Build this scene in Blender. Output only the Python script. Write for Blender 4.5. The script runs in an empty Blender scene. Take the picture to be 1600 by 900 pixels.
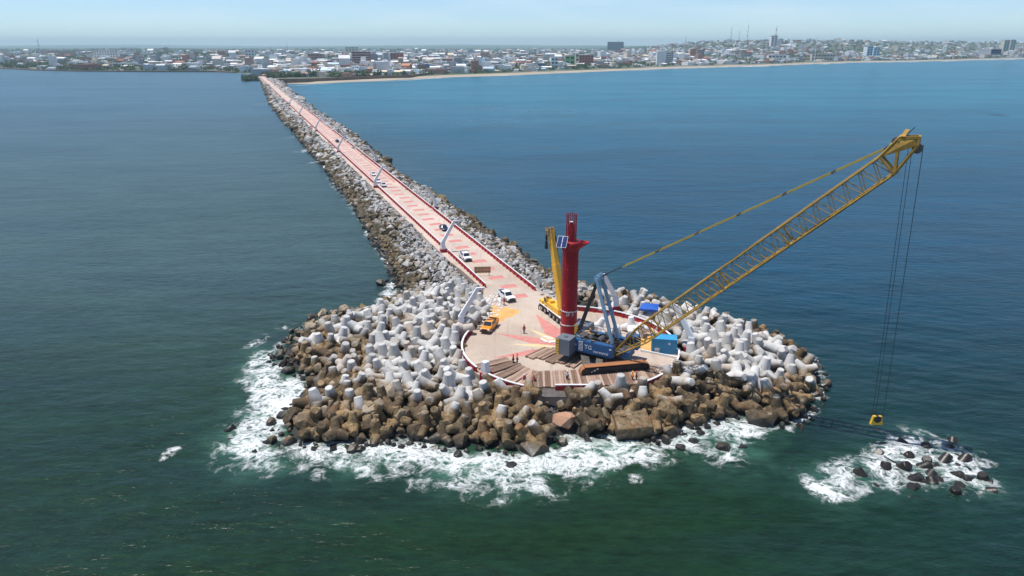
import bpy, bmesh, math, random
import numpy as np
from mathutils import Vector, Matrix, Euler
R = math.radians
rnd = random.Random(7)
rng = np.random.default_rng(11)

# ---------------------------------------------------------------- camera, sky, sun, exposure
scene = bpy.context.scene
COL = scene.collection
FPX, PITCH, DECK, CAMZ = 1130.0, math.atan(379 / 1130.0), 3.6, 53.6
cam_d = bpy.data.cameras.new('camera'); cam = bpy.data.objects.new('camera', cam_d); COL.objects.link(cam)
cam.location = (0, 0, CAMZ); cam.rotation_euler = (math.pi / 2 - PITCH, 0, 0)
cam_d.sensor_width = 36; cam_d.lens = 36 * FPX / 1600; cam_d.clip_start = 0.5; cam_d.clip_end = 60000
scene.camera = cam
SUN_EL, SUN_AZ = R(72), R(-82)            # azimuth measured from +Y towards +X: the sun stands high on the left
world = bpy.data.worlds.new('World'); scene.world = world; world.use_nodes = True
wn = world.node_tree; wn.nodes.clear()
wo = wn.nodes.new('ShaderNodeOutputWorld'); wb = wn.nodes.new('ShaderNodeBackground'); sk = wn.nodes.new('ShaderNodeTexSky')
sk.sky_type = 'NISHITA'; sk.sun_disc = False; sk.sun_elevation = SUN_EL; sk.sun_rotation = SUN_AZ
sk.altitude = 50; sk.air_density = 0.75; sk.dust_density = 0.0; sk.ozone_density = 1.5
wb.inputs['Strength'].default_value = 0.12
tint = wn.nodes.new('ShaderNodeMix'); tint.data_type = 'RGBA'; tint.blend_type = 'MULTIPLY'; tint.inputs[0].default_value = 1.0; tint.inputs[7].default_value = (0.85, 0.98, 1.13, 1)   # humid tropical blue
wn.links.new(sk.outputs[0], tint.inputs[6]); tc = wn.nodes.new('ShaderNodeTexCoord'); mpw = wn.nodes.new('ShaderNodeMapping'); mpw.inputs['Scale'].default_value = (2.2, 2.2, 14); nzw = wn.nodes.new('ShaderNodeTexNoise'); nzw.inputs['Scale'].default_value = 2.0; nzw.inputs['Detail'].default_value = 6
mrw = wn.nodes.new('ShaderNodeMapRange'); mrw.inputs[1].default_value = 0.45; mrw.inputs[2].default_value = 0.75; mrw.inputs[4].default_value = 0.35
cl = wn.nodes.new('ShaderNodeMix'); cl.data_type = 'RGBA'; cl.inputs[7].default_value = (7.5, 8.3, 8.8, 1)
wn.links.new(tc.outputs['Generated'], mpw.inputs[0]); wn.links.new(mpw.outputs[0], nzw.inputs[0]); wn.links.new(nzw.outputs[0], mrw.inputs[0]); wn.links.new(mrw.outputs[0], cl.inputs[0])
wn.links.new(tint.outputs[2], cl.inputs[6]); wn.links.new(cl.outputs[2], wb.inputs[0]); wn.links.new(wb.outputs[0], wo.inputs[0])
sun_d = bpy.data.lights.new('sun', 'SUN'); sun = bpy.data.objects.new('sun', sun_d); COL.objects.link(sun)
sun_d.energy = 5.0; sun_d.angle = R(0.5); sun_d.color = (1.0, 0.955, 0.89)
sdir = Vector((math.sin(SUN_AZ) * math.cos(SUN_EL), math.cos(SUN_AZ) * math.cos(SUN_EL), math.sin(SUN_EL)))
sun.rotation_euler = sdir.to_track_quat('Z', 'Y').to_euler(); sun.location = (0, 0, 300)
scene.view_settings.view_transform = 'Standard'; scene.view_settings.look = 'None'
scene.view_settings.gamma = 1; scene.view_settings.exposure = 0.08
scene.render.resolution_x, scene.render.resolution_y = 1024, 576

# ---------------------------------------------------------------- surveying helpers
CT, ST = math.cos(PITCH), math.sin(PITCH)
def P(u, v, z=DECK):                       # a point of the photograph (1600 x 900) surveyed onto the level z
    dz = -(v - 450) * CT - FPX * ST; dy = FPX * CT - (v - 450) * ST; t = (z - CAMZ) / dz
    return Vector(((u - 800) * t, dy * t, z))
def PXY(u, v, z=DECK):
    p = P(u, v, z); return (p.x, p.y)
def Q(x, y, z):                            # and back: where a place shows in the photograph
    d = y * CT - (z - CAMZ) * ST; up = y * ST + (z - CAMZ) * CT
    return 800 + FPX * x / d, 450 - FPX * up / d

# ---------------------------------------------------------------- object helpers
def tag(o, label=None, cat=None, group=None, kind=None):
    if label: o['label'] = label
    if cat: o['category'] = cat
    if group: o['group'] = group
    if kind: o['kind'] = kind
    return o
def link(name, data, parent=None):
    o = bpy.data.objects.new(name, data); COL.objects.link(o)
    if parent is not None: o.parent = parent
    return o
def empty(name, loc=(0, 0, 0), rz=0.0, parent=None):
    o = link(name, None, parent); o.location = loc; o.rotation_euler = (0, 0, rz); o.empty_display_size = 0.5
    return o
KIDS = {}
def copy_tree(o, parent=None):
    c = o.copy(); COL.objects.link(c); c.parent = parent
    for k in list(o.children): copy_tree(k, c)
    return c

class MB:
    """collects simple shapes and links them as one mesh object"""
    def __init__(s): s.v = []; s.f = []; s.m = []; s.s = []; s.mats = []
    def mi(s, m):
        if m not in s.mats: s.mats.append(m)
        return s.mats.index(m)
    def add(s, vs, fs, m=None, smooth=False):
        b = len(s.v); s.v += [tuple(p) for p in vs]; i = s.mi(m) if m else 0
        for f in fs: s.f.append(tuple(b + k for k in f)); s.m.append(i); s.s.append(smooth)
        return s
    def box(s, c, size, m=None, rz=0.0, taper=(1, 1), shift=(0, 0), rot=None):
        hx, hy, hz = [q / 2 for q in size]; vs = []
        for z, tx, ty, sx, sy in ((-hz, 1, 1, 0, 0), (hz, taper[0], taper[1], shift[0], shift[1])):
            for x, y in ((-hx, -hy), (hx, -hy), (hx, hy), (-hx, hy)): vs.append(Vector((x * tx + sx, y * ty + sy, z)))
        M = rot if rot else Matrix.Rotation(rz, 3, 'Z')
        return s.add([M @ p + Vector(c) for p in vs], [(3, 2, 1, 0), (4, 5, 6, 7), (0, 1, 5, 4), (1, 2, 6, 5), (2, 3, 7, 6), (3, 0, 4, 7)], m)
    def bar(s, p, q, w, h=None, m=None, taper=1.0, up=(0, 0, 1)):
        p, q = Vector(p), Vector(q); d = (q - p); L = d.length; d.normalize(); h = h or w
        x = d.cross(Vector(up))
        if x.length < 1e-4: x = d.cross(Vector((1, 0, 0)))
        x.normalize(); y = x.cross(d); vs = []
        for o, t in ((p, 1), (q, taper)):
            for a, b in ((-1, -1), (1, -1), (1, 1), (-1, 1)): vs.append(o + x * a * w * t / 2 + y * b * h * t / 2)
        return s.add(vs, [(0, 1, 2, 3), (7, 6, 5, 4), (4, 5, 1, 0), (5, 6, 2, 1), (6, 7, 3, 2), (7, 4, 0, 3)], m)
    def tube(s, p, q, r, r2=None, n=8, m=None, caps=True, smooth=True):
        p, q = Vector(p), Vector(q); d = (q - p).normalized(); r2 = r if r2 is None else r2
        x = d.cross(Vector((0, 0, 1)))
        if x.length < 1e-3: x = Vector((1, 0, 0))
        x.normalize(); y = d.cross(x); vs = []
        for o, rr in ((p, r), (q, r2)):
            for k in range(n):
                a = 2 * math.pi * k / n; vs.append(o + (x * math.cos(a) + y * math.sin(a)) * rr)
        s.add(vs, [(k, (k + 1) % n, n + (k + 1) % n, n + k) for k in range(n)], m, smooth)
        if caps: s.add(vs, [tuple(range(n))[::-1], tuple(range(n, 2 * n))], m)
        return s
    def lathe(s, prof, n=24, m=None, c=(0, 0, 0), smooth=True, cap=True):
        vs = []; c = Vector(c)
        for r, z in prof:
            for k in range(n):
                a = 2 * math.pi * k / n; vs.append(c + Vector((r * math.cos(a), r * math.sin(a), z)))
        fs = [(i * n + k, i * n + (k + 1) % n, (i + 1) * n + (k + 1) % n, (i + 1) * n + k) for i in range(len(prof) - 1) for k in range(n)]
        s.add(vs, fs, m, smooth)
        if cap: s.add(vs, [tuple(range(n))[::-1], tuple(range((len(prof) - 1) * n, len(prof) * n))], m)
        return s
    def prism(s, poly, z0, z1, m=None, mtop=None):
        n = len(poly); vs = [(x, y, z0) for x, y in poly] + [(x, y, z1) for x, y in poly]
        s.add(vs, [(k, (k + 1) % n, n + (k + 1) % n, n + k) for k in range(n)] + [tuple(range(n))[::-1]], m)
        return s.add(vs, [tuple(range(n, 2 * n))], mtop or m)
    def extr(s, prof, x0, x1, m=None):     # a side outline (y, z) pulled along x
        n = len(prof); vs = [(x0, y, z) for y, z in prof] + [(x1, y, z) for y, z in prof]
        return s.add(vs, [(k, (k + 1) % n, n + (k + 1) % n, n + k) for k in range(n)] + [tuple(range(n))[::-1], tuple(range(n, 2 * n))], m)
    def mesh(s, name, mats=None):
        me = bpy.data.meshes.new(name); me.from_pydata(s.v, [], s.f)
        ms = s.mats if s.mats and s.mats[0] is not None else (mats or [])
        for m in ms: me.materials.append(m)
        if s.mats: me.polygons.foreach_set('material_index', s.m)
        me.polygons.foreach_set('use_smooth', s.s)
        bm = bmesh.new(); bm.from_mesh(me); bmesh.ops.recalc_face_normals(bm, faces=bm.faces); bm.to_mesh(me); bm.free()
        me.update(); return me
    def build(s, name, parent=None, loc=None, rz=None):
        o = link(name, s.mesh(name), parent)
        if loc is not None: o.location = loc
        if rz is not None: o.rotation_euler = (0, 0, rz)
        return o

# ---------------------------------------------------------------- materials
class NT:
    def __init__(s, name):
        s.m = bpy.data.materials.new(name); s.m.use_nodes = True; s.t = s.m.node_tree; s.b = s.t.nodes['Principled BSDF']
    def n(s, typ, **kw):
        nd = s.t.nodes.new('ShaderNode' + typ)
        for k, v in kw.items():
            if k.startswith('i_'):
                key = k[2:]; key = int(key) if key.isdigit() else key.replace('_', ' ')
                inp = nd.inputs[key]
                if isinstance(v, bpy.types.NodeSocket): s.t.links.new(v, inp)
                else: inp.default_value = v
            else: setattr(nd, k, v)
        return nd
    def math(s, op, a, b=None, c=None, clamp=False):
        nd = s.t.nodes.new('ShaderNodeMath'); nd.operation = op; nd.use_clamp = clamp
        for i, v in enumerate((a, b, c)):
            if v is None: continue
            if isinstance(v, bpy.types.NodeSocket): s.t.links.new(v, nd.inputs[i])
            else: nd.inputs[i].default_value = v
        return nd.outputs[0]
    def mix(s, f, a, b, mode='MIX'):
        nd = s.t.nodes.new('ShaderNodeMix'); nd.data_type = 'RGBA'; nd.blend_type = mode
        for i, v in ((0, f), (6, a), (7, b)):
            if isinstance(v, bpy.types.NodeSocket): s.t.links.new(v, nd.inputs[i])
            else: nd.inputs[i].default_value = v if i == 0 else (*v[:3], 1)
        return nd.outputs[2]
    def sst(s, x, a, b):                    # smoothstep
        nd = s.n('MapRange'); nd.interpolation_type = 'SMOOTHSTEP'; s.t.links.new(x, nd.inputs[0])
        for i, v in ((1, a), (2, b)):
            if isinstance(v, bpy.types.NodeSocket): s.t.links.new(v, nd.inputs[i])
            else: nd.inputs[i].default_value = v
        return nd.outputs[0]
    def noise(s, scale, detail=4, vec=None, rough=0.55, dist=0.0):
        nd = s.n('TexNoise'); nd.inputs['Scale'].default_value = scale; nd.inputs['Detail'].default_value = detail
        nd.inputs['Roughness'].default_value = rough; nd.inputs['Distortion'].default_value = dist
        if vec is not None: s.t.links.new(vec, nd.inputs['Vector'])
        return nd.outputs[0]
    def pos(s): return s.n('NewGeometry').outputs['Position']
    def to(s, sock, name): s.t.links.new(sock, s.b.inputs[name])
def pm(name, col, rough=0.6, var=0.18, scale=0.6, bump=0.0, bscale=6.0, metal=0.0, dirt=None, dirt_amt=0.35, objcoord=True, spec=None):
    t = NT(name); c = t.n('TexCoord').outputs['Object'] if objcoord else t.pos()
    n1 = t.noise(scale, 5, c); n2 = t.noise(scale * 7.3, 3, c)
    f = t.sst(t.math('MULTIPLY_ADD', n2, 0.35, t.math('MULTIPLY', n1, 0.65)), 0.3, 0.7)
    lo = tuple(x * (1 - var) for x in col); hi = tuple(min(1, x * (1 + var)) for x in col)
    out = t.mix(f, lo, hi)
    if dirt:
        d = t.sst(t.noise(scale * 2.1, 6, c, 0.7), 0.52, 0.72)
        out = t.mix(t.math('MULTIPLY', d, dirt_amt), out, dirt)
    t.to(out, 'Base Color'); t.b.inputs['Roughness'].default_value = rough; t.b.inputs['Metallic'].default_value = metal
    if spec is not None: t.b.inputs['Specular IOR Level'].default_value = spec
    if bump:
        b = t.n('Bump'); b.inputs['Strength'].default_value = 0.6; b.inputs['Distance'].default_value = bump
        t.t.links.new(t.noise(bscale, 5, c), b.inputs['Height']); t.to(b.outputs[0], 'Normal')
    return t.m
M = {}
M['red'] = pm('red_paint', (0.36, 0.018, 0.028), 0.6, 0.25, 0.5, dirt=(0.36, 0.12, 0.11), dirt_amt=0.2, spec=0.3)
M['white'] = pm('white_paint', (0.74, 0.75, 0.76), 0.5, 0.07, 0.4, dirt=(0.42, 0.38, 0.33), dirt_amt=0.25)
M['yellow'] = pm('boom_yellow_paint', (0.35, 0.205, 0.028), 0.6, 0.25, 0.7, dirt=(0.16, 0.10, 0.04), dirt_amt=0.5)
M['yellow2'] = pm('mobile_crane_yellow', (0.82, 0.46, 0.04), 0.5, 0.10, 0.5, dirt=(0.30, 0.18, 0.06), dirt_amt=0.35)
M['orange'] = pm('orange_paint', (0.75, 0.27, 0.012), 0.3, 0.06, 0.6)
M['blue'] = pm('crane_blue_paint', (0.015, 0.085, 0.22), 0.55, 0.2, 0.6, dirt=(0.05, 0.07, 0.10), dirt_amt=0.5)
M['paleblue'] = pm('pale_blue_mast_paint', (0.20, 0.34, 0.46), 0.45, 0.15, 0.6, dirt=(0.1, 0.12, 0.14), dirt_amt=0.4)
M['contblue'] = pm('container_blue', (0.04, 0.30, 0.52), 0.5, 0.12, 0.6, dirt=(0.1, 0.2, 0.25), dirt_amt=0.3)
M['tarp'] = pm('blue_tarpaulin', (0.01, 0.09, 0.42), 0.6, 0.12, 1.2, bump=0.05, bscale=2)
M['grey'] = pm('counterweight_grey', (0.12, 0.145, 0.175), 0.6, 0.12, 0.6, dirt=(0.10, 0.09, 0.08))
M['black'] = pm('black_rubber_steel', (0.018, 0.018, 0.02), 0.6, 0.3, 1.0)
M['steel'] = pm('dirty_steel', (0.14, 0.125, 0.11), 0.5, 0.4, 1.2, metal=0.3, dirt=(0.16, 0.08, 0.04), dirt_amt=0.6)
M['rust'] = pm('rusty_track_pads', (0.36, 0.15, 0.06), 0.8, 0.3, 1.4, dirt=(0.16, 0.07, 0.03), dirt_amt=0.5)
M['glass'] = pm('dark_glass', (0.02, 0.03, 0.04), 0.08, 0.1, 1.0)
M['chrome'] = pm('light_rim_metal', (0.5, 0.5, 0.52), 0.3, 0.1, 1.0, metal=0.8)
M['lamp'] = pm('headlight_glass', (0.8, 0.8, 0.78), 0.1, 0.03, 1.0)
M['taillamp'] = pm('tail_light_red', (0.45, 0.01, 0.01), 0.2, 0.03, 1.0)
M['carwhite'] = pm('white_car_paint', (0.78, 0.79, 0.80), 0.22, 0.03, 0.8)
M['cardark'] = pm('dark_blue_car_paint', (0.02, 0.035, 0.09), 0.18, 0.1, 0.8)
M['carsilver'] = pm('pale_silver_car_paint', (0.55, 0.60, 0.64), 0.22, 0.04, 0.8)
M['plywood'] = pm('plywood', (0.48, 0.27, 0.13), 0.75, 0.15, 0.8, dirt=(0.3, 0.17, 0.09))
M['sand'] = pm('orange_sand', (0.66, 0.36, 0.12), 0.95, 0.2, 0.7, bump=0.1, bscale=2)
M['solar'] = pm('solar_cell_blue', (0.012, 0.03, 0.13), 0.25, 0.15, 1.0)
M['hazard'] = pm('hazard_yellow', (0.70, 0.42, 0.03), 0.5, 0.08, 1.0)
M['skin'] = pm('skin', (0.30, 0.16, 0.10), 0.6, 0.08, 3.0)
M['hair'] = pm('dark_hair', (0.02, 0.015, 0.012), 0.7, 0.1, 3.0)
M['redcloth'] = pm('red_overall_cloth', (0.42, 0.03, 0.03), 0.85, 0.15, 3.0)
M['pinkcloth'] = pm('pink_cloth', (0.60, 0.14, 0.26), 0.85, 0.1, 3.0)
M['navycloth'] = pm('navy_cloth', (0.03, 0.035, 0.06), 0.85, 0.2, 3.0)
M['whitecloth'] = pm('white_cloth', (0.72, 0.74, 0.78), 0.85, 0.05, 3.0)
M['orangecloth'] = pm('orange_vest_cloth', (0.85, 0.22, 0.02), 0.8, 0.08, 3.0)
M['helmetred'] = pm('red_helmet', (0.60, 0.05, 0.03), 0.35, 0.05, 3.0)
M['helmetwhite'] = pm('white_helmet', (0.80, 0.80, 0.78), 0.35, 0.04, 3.0)
M['helmetyellow'] = pm('yellow_helmet', (0.85, 0.45, 0.03), 0.35, 0.04, 3.0)
M['paintred'] = pm('faded_red_road_paint', (0.52, 0.20, 0.175), 0.85, 0.15, 0.35, dirt=(0.46, 0.36, 0.30), dirt_amt=0.7)
M['paintyel'] = pm('faded_yellow_road_paint', (0.66, 0.49, 0.27), 0.8, 0.12, 0.35, dirt=(0.50, 0.44, 0.38), dirt_amt=0.6)
M['concwhite'] = pm('fresh_pale_concrete', (0.68, 0.66, 0.63), 0.85, 0.1, 0.5, dirt=(0.45, 0.42, 0.38), dirt_amt=0.4)

def mat_wood():
    t = NT('weathered_timber'); c = t.n('TexCoord').outputs['Object']
    mp = t.n('Mapping', i_Vector=c); mp.inputs['Scale'].default_value = (0.5, 7, 7)
    oi = t.n('ObjectInfo').outputs['Random']
    f = t.math('ADD', t.noise(1.4, 6, mp.outputs[0], 0.65), t.math('MULTIPLY_ADD', oi, 0.5, -0.25))
    r = t.mix(t.sst(f, 0.25, 0.8), (0.15, 0.09, 0.06), (0.46, 0.32, 0.24))
    t.to(r, 'Base Color'); t.b.inputs['Roughness'].default_value = 0.85
    return t.m
M['wood'] = mat_wood()
def mat_deck():
    t = NT('worn_concrete_deck'); p = t.pos()
    a = t.noise(0.12, 6, p, 0.6); b = t.noise(1.3, 5, p, 0.65)
    col = t.mix(t.sst(a, 0.35, 0.65), (0.41, 0.325, 0.26), (0.50, 0.41, 0.335))
    col = t.mix(t.math('MULTIPLY', t.sst(b, 0.55, 0.78), 0.45), col, (0.30, 0.26, 0.22))
    col = t.mix(t.math('MULTIPLY', t.sst(t.noise(5.5, 3, p), 0.68, 0.74), 0.4), col, (0.20, 0.17, 0.15))
    mr = t.n('Mapping', i_Vector=p); mr.inputs['Rotation'].default_value = (0, 0, R(-20.6)); mr.inputs['Scale'].default_value = (1, .06, 1)
    col = t.mix(t.math('MULTIPLY', t.sst(t.noise(1.6, 4, mr.outputs[0], 0.6), 0.55, 0.68), 0.28), col, (0.20, 0.165, 0.14))
    col = t.mix(t.math('MULTIPLY', t.sst(t.noise(0.33, 6, p, 0.7), 0.56, 0.70), 0.35), col, (0.26, 0.20, 0.16))
    t.to(col, 'Base Color'); t.b.inputs['Roughness'].default_value = 0.85
    bp = t.n('Bump'); bp.inputs['Distance'].default_value = 0.02; t.t.links.new(b, bp.inputs['Height']); t.to(bp.outputs[0], 'Normal')
    return t.m
M['deck'] = mat_deck()
def mat_road():
    t = NT('pinkish_road_concrete'); p = t.pos()
    a = t.noise(0.09, 6, p, 0.6); b = t.noise(1.1, 5, p, 0.65)
    col = t.mix(t.sst(a, 0.35, 0.65), (0.46, 0.37, 0.31), (0.56, 0.455, 0.385))
    col = t.mix(t.math('MULTIPLY', t.sst(b, 0.55, 0.8), 0.4), col, (0.36, 0.27, 0.22))
    mr = t.n('Mapping', i_Vector=p); mr.inputs['Rotation'].default_value = (0, 0, R(-20.6)); mr.inputs['Scale'].default_value = (1, .04, 1)
    col = t.mix(t.math('MULTIPLY', t.sst(t.noise(1.1, 4, mr.outputs[0], 0.6), 0.52, 0.66), 0.3), col, (0.26, 0.21, 0.18))
    t.to(col, 'Base Color'); t.b.inputs['Roughness'].default_value = 0.85
    return t.m
M['road'] = mat_road()

def mat_stone(name, dry1, dry2, brown, pale_z, brown_z, splash=1.7):
    """dry stone above the splash, algae brown below it, black where the sea keeps it wet"""
    t = NT(name); p = t.pos(); z = t.n('SeparateXYZ', i_0=p).outputs[2]
    o = t.n('ObjectInfo').outputs['Random']; at = t.n('Attribute', attribute_name='tint').outputs['Fac']
    r = t.math('FRACT', t.math('ADD', o, at)); r2 = t.math('FRACT', t.math('MULTIPLY', r, 7.31))
    n1 = t.noise(0.32, 4, p); n2 = t.noise(1.7, 6, p, 0.65); n3 = t.noise(0.07, 3, p)
    dry = t.mix(t.math('MULTIPLY_ADD', r, 0.75, t.math('MULTIPLY', n2, 0.35), clamp=True), dry1, dry2)
    dry = t.mix(t.math('MULTIPLY', t.sst(n2, 0.52, 0.70), 0.30), dry, tuple(x * 0.45 for x in dry1))
    dry = t.mix(t.math('MULTIPLY', t.math('LESS_THAN', r2, 0.16), 0.55), dry, (0.40, 0.30, 0.21))
    ms = t.n('Mapping', i_Vector=p); ms.inputs['Scale'].default_value = (3.2, 3.2, 0.35)
    drip = t.sst(t.noise(1.0, 5, ms.outputs[0], 0.65), 0.54, 0.68)
    dry = t.mix(t.math('MULTIPLY', drip, 0.38), dry, tuple(x * 0.38 for x in dry1))
    br = t.mix(t.math('POWER', r2, 1.6), tuple(x * .55 for x in brown), (brown[0] * 1.8, brown[1] * 1.7, brown[2] * 1.55))
    br = t.mix(t.math('MULTIPLY', t.sst(n2, 0.45, 0.62), 0.75), br, tuple(x * 0.22 for x in brown))
    br = t.mix(t.math('MULTIPLY', t.sst(n1, 0.55, 0.7), 0.55), br, (0.20, 0.085, 0.03))
    expo = t.math('MULTIPLY', t.math('SUBTRACT', 1.0, t.sst(t.math('ADD', t.n('SeparateXYZ', i_0=p).outputs[1], t.math('MULTIPLY', n3, 8.0)), 101.0, 112.0)), -splash)   # the weather side is stained higher up
    zz = t.math('ADD', t.math('ADD', z, expo), t.math('MULTIPLY_ADD', n3, 6.0, t.math('MULTIPLY_ADD', n1, 2.6, t.math('MULTIPLY_ADD', r, 2.0, -5.1))))
    br = t.mix(t.math('MULTIPLY', drip, 0.55), br, (0.025, 0.022, 0.016)); br = t.mix(t.math('MULTIPLY', t.sst(t.noise(0.9, 4, p, 0.6), 0.56, 0.66), 0.5), br, (0.36, 0.29, 0.19))
    c = t.mix(t.sst(zz, brown_z, pale_z), br, dry)
    wet = t.sst(t.math('ADD', z, t.math('MULTIPLY_ADD', n1, 1.8, -0.9)), 0.35, 1.5)
    c = t.mix(wet, (0.022, 0.020, 0.017), c)
    t.to(c, 'Base Color'); t.to(t.math('MULTIPLY_ADD', wet, 0.5, 0.35), 'Roughness')
    bp = t.n('Bump'); bp.inputs['Distance'].default_value = 0.06; bp.inputs['Strength'].default_value = 0.7
    t.t.links.new(t.noise(2.6, 6, p, 0.7), bp.inputs['Height']); t.to(bp.outputs[0], 'Normal')
    return t.m
M['tetra'] = mat_stone('cast_concrete_tetrapod', (0.33, 0.32, 0.30), (0.60, 0.585, 0.56), (0.165, 0.112, 0.055), 4.6, 3.0)
M['wettetra'] = pm('wet_dark_concrete', (0.018, 0.014, 0.011), 0.4, 0.4, 0.5, dirt=(0.09, 0.06, 0.03), dirt_amt=0.5, bump=0.06, bscale=3, objcoord=False)
M['rock'] = mat_stone('breakwater_rock', (0.17, 0.165, 0.16), (0.50, 0.485, 0.465), (0.115, 0.09, 0.05), 3.9, 2.5, 0.0)
M['rockbrown'] = mat_stone('tan_boulder', (0.24, 0.19, 0.13), (0.38, 0.31, 0.22), (0.17, 0.12, 0.065), 3.6, 1.8)
M['deckpale'] = mat_stone('pale_cast_concrete', (0.66, 0.65, 0.64), (0.74, 0.73, 0.72), (0.6, 0.6, 0.6), 3.0, 1.0, 0.0)
M['bed'] = pm('dark_rubble_core', (0.03, 0.027, 0.024), 0.95, 0.4, 0.5, bump=0.3, bscale=1.2, objcoord=False)

def mat_sea():
    t = NT('sea_water'); p = t.pos(); sp = t.n('SeparateXYZ', i_0=p); x, y = sp.outputs[0], sp.outputs[1]
    foam = t.n('Attribute', attribute_name='foam').outputs['Fac']; milk = t.n('Attribute', attribute_name='milk').outputs['Fac']
    # river water to the left and in front of the pier head, open gulf water to the right
    side = t.math('ADD', t.math('MULTIPLY', x, 1.0), t.math('MULTIPLY_ADD', t.noise(0.006, 4, p), 90.0, -45.0))
    line = t.math('SUBTRACT', t.math('MULTIPLY_ADD', y, -0.3755, 55.0), 0.0)           # the pier's own line
    gulf = t.sst(t.math('SUBTRACT', side, line), -30.0, 75.0)
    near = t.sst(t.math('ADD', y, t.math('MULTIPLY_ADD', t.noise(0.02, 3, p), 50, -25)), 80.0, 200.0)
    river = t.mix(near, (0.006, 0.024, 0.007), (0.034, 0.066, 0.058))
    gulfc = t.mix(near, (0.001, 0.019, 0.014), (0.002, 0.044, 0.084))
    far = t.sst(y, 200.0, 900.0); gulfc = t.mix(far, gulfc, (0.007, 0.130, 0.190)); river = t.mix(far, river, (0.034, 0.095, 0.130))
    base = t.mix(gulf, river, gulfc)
    mp = t.n('Mapping', i_Vector=p); mp.inputs['Scale'].default_value = (0.25, 1, 1); mp.inputs['Rotation'].default_value = (0, 0, R(-12))
    base = t.mix(t.math('MULTIPLY', t.sst(t.noise(0.035, 5, mp.outputs[0], 0.6), 0.35, 0.7), 0.40), base, (0.010, 0.028, 0.040))
    base = t.mix(t.math('MULTIPLY', milk, t.sst(t.noise(0.16, 5, p, 0.6, 0.6), 0.25, 0.7)), base, (0.060, 0.165, 0.115))
    # light and dark of the ripples, painted into the base colour by noise
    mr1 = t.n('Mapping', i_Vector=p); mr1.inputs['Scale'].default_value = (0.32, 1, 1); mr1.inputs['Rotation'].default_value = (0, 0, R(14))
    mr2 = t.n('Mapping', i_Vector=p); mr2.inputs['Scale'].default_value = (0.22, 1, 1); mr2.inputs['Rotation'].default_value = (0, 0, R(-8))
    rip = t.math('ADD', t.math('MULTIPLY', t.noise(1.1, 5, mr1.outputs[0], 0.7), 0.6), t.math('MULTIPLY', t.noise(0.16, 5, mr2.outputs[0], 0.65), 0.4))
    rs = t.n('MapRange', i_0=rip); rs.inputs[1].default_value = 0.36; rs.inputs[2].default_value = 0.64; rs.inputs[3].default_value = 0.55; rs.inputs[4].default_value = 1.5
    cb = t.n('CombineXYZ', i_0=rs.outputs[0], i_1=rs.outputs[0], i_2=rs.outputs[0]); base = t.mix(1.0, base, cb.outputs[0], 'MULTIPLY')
    # foam
    w = t.n('VectorMath', operation='ADD'); t.t.links.new(p, w.inputs[0])
    nz = t.n('TexNoise'); nz.inputs['Scale'].default_value = 0.22; nz.inputs['Detail'].default_value = 4; t.t.links.new(p, nz.inputs['Vector'])
    ws = t.n('VectorMath', operation='SCALE'); t.t.links.new(nz.outputs['Color'], ws.inputs[0]); ws.inputs['Scale'].default_value = 5.0
    t.t.links.new(ws.outputs[0], w.inputs[1])
    big = t.noise(0.30, 8, w.outputs[0], 0.68); fil = t.noise(0.75, 7, w.outputs[0], 0.62)
    rid = t.math('SUBTRACT', 1.0, t.math('MULTIPLY', t.math('ABSOLUTE', t.math('SUBTRACT', fil, 0.5)), 7.0), clamp=True)
    dens = t.math('ADD', t.math('MULTIPLY', foam, 0.92), t.math('MULTIPLY_ADD', big, 2.1, -1.13))
    solid = t.sst(dens, 0.50, 0.86)
    lace = t.math('MULTIPLY', t.math('MULTIPLY', rid, t.sst(dens, 0.06, 0.55)), 0.85)
    fm = t.math('MULTIPLY', t.math('MAXIMUM', solid, lace), t.sst(foam, 0.02, 0.16))
    # stray crests breaking far out
    crest = t.math('MULTIPLY', t.sst(t.noise(0.9, 3, mp.outputs[0]), 0.80, 0.83), t.sst(t.noise(0.045, 3, p), 0.56, 0.66))
    crest = t.math('MULTIPLY', t.math('MULTIPLY', crest, t.sst(x, -40.0, 0.0)), t.math('SUBTRACT', 1.0, t.sst(y, 70.0, 115.0)))
    fm = t.math('MAXIMUM', fm, t.math('MULTIPLY', crest, 0.7))
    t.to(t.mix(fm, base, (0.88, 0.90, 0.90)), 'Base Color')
    slick = t.noise(0.012, 5, mp.outputs[0], 0.6)
    t.to(t.math('ADD', t.math('MULTIPLY', fm, 0.5), t.math('MULTIPLY_ADD', slick, 0.16, 0.22)), 'Roughness'); t.b.inputs['IOR'].default_value = 1.33; t.b.inputs['Specular IOR Level'].default_value = 0.34
    # wind waves: three sizes, their crests lying across the view
    m2 = t.n('Mapping', i_Vector=p); m2.inputs['Scale'].default_value = (0.38, 1, 1); m2.inputs['Rotation'].default_value = (0, 0, R(16))
    m3 = t.n('Mapping', i_Vector=p); m3.inputs['Scale'].default_value = (0.5, 1, 1); m3.inputs['Rotation'].default_value = (0, 0, R(-22))
    h = t.math('ADD', t.math('MULTIPLY', t.noise(0.55, 4, m2.outputs[0], 0.6), 1.0), t.math('MULTIPLY', t.noise(2.1, 3, m3.outputs[0], 0.6), 0.22))
    h = t.math('ADD', h, t.math('MULTIPLY', t.noise(0.11, 3, m3.outputs[0], 0.5), 1.3))
    h = t.math('ADD', h, t.math('MULTIPLY', fm, 0.25))
    bp = t.n('Bump'); bp.inputs['Distance'].default_value = 0.33; bp.inputs['Strength'].default_value = 1.0
    t.t.links.new(h, bp.inputs['Height']); t.to(bp.outputs[0], 'Normal')
    return t.m
M['sea'] = mat_sea()
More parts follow.
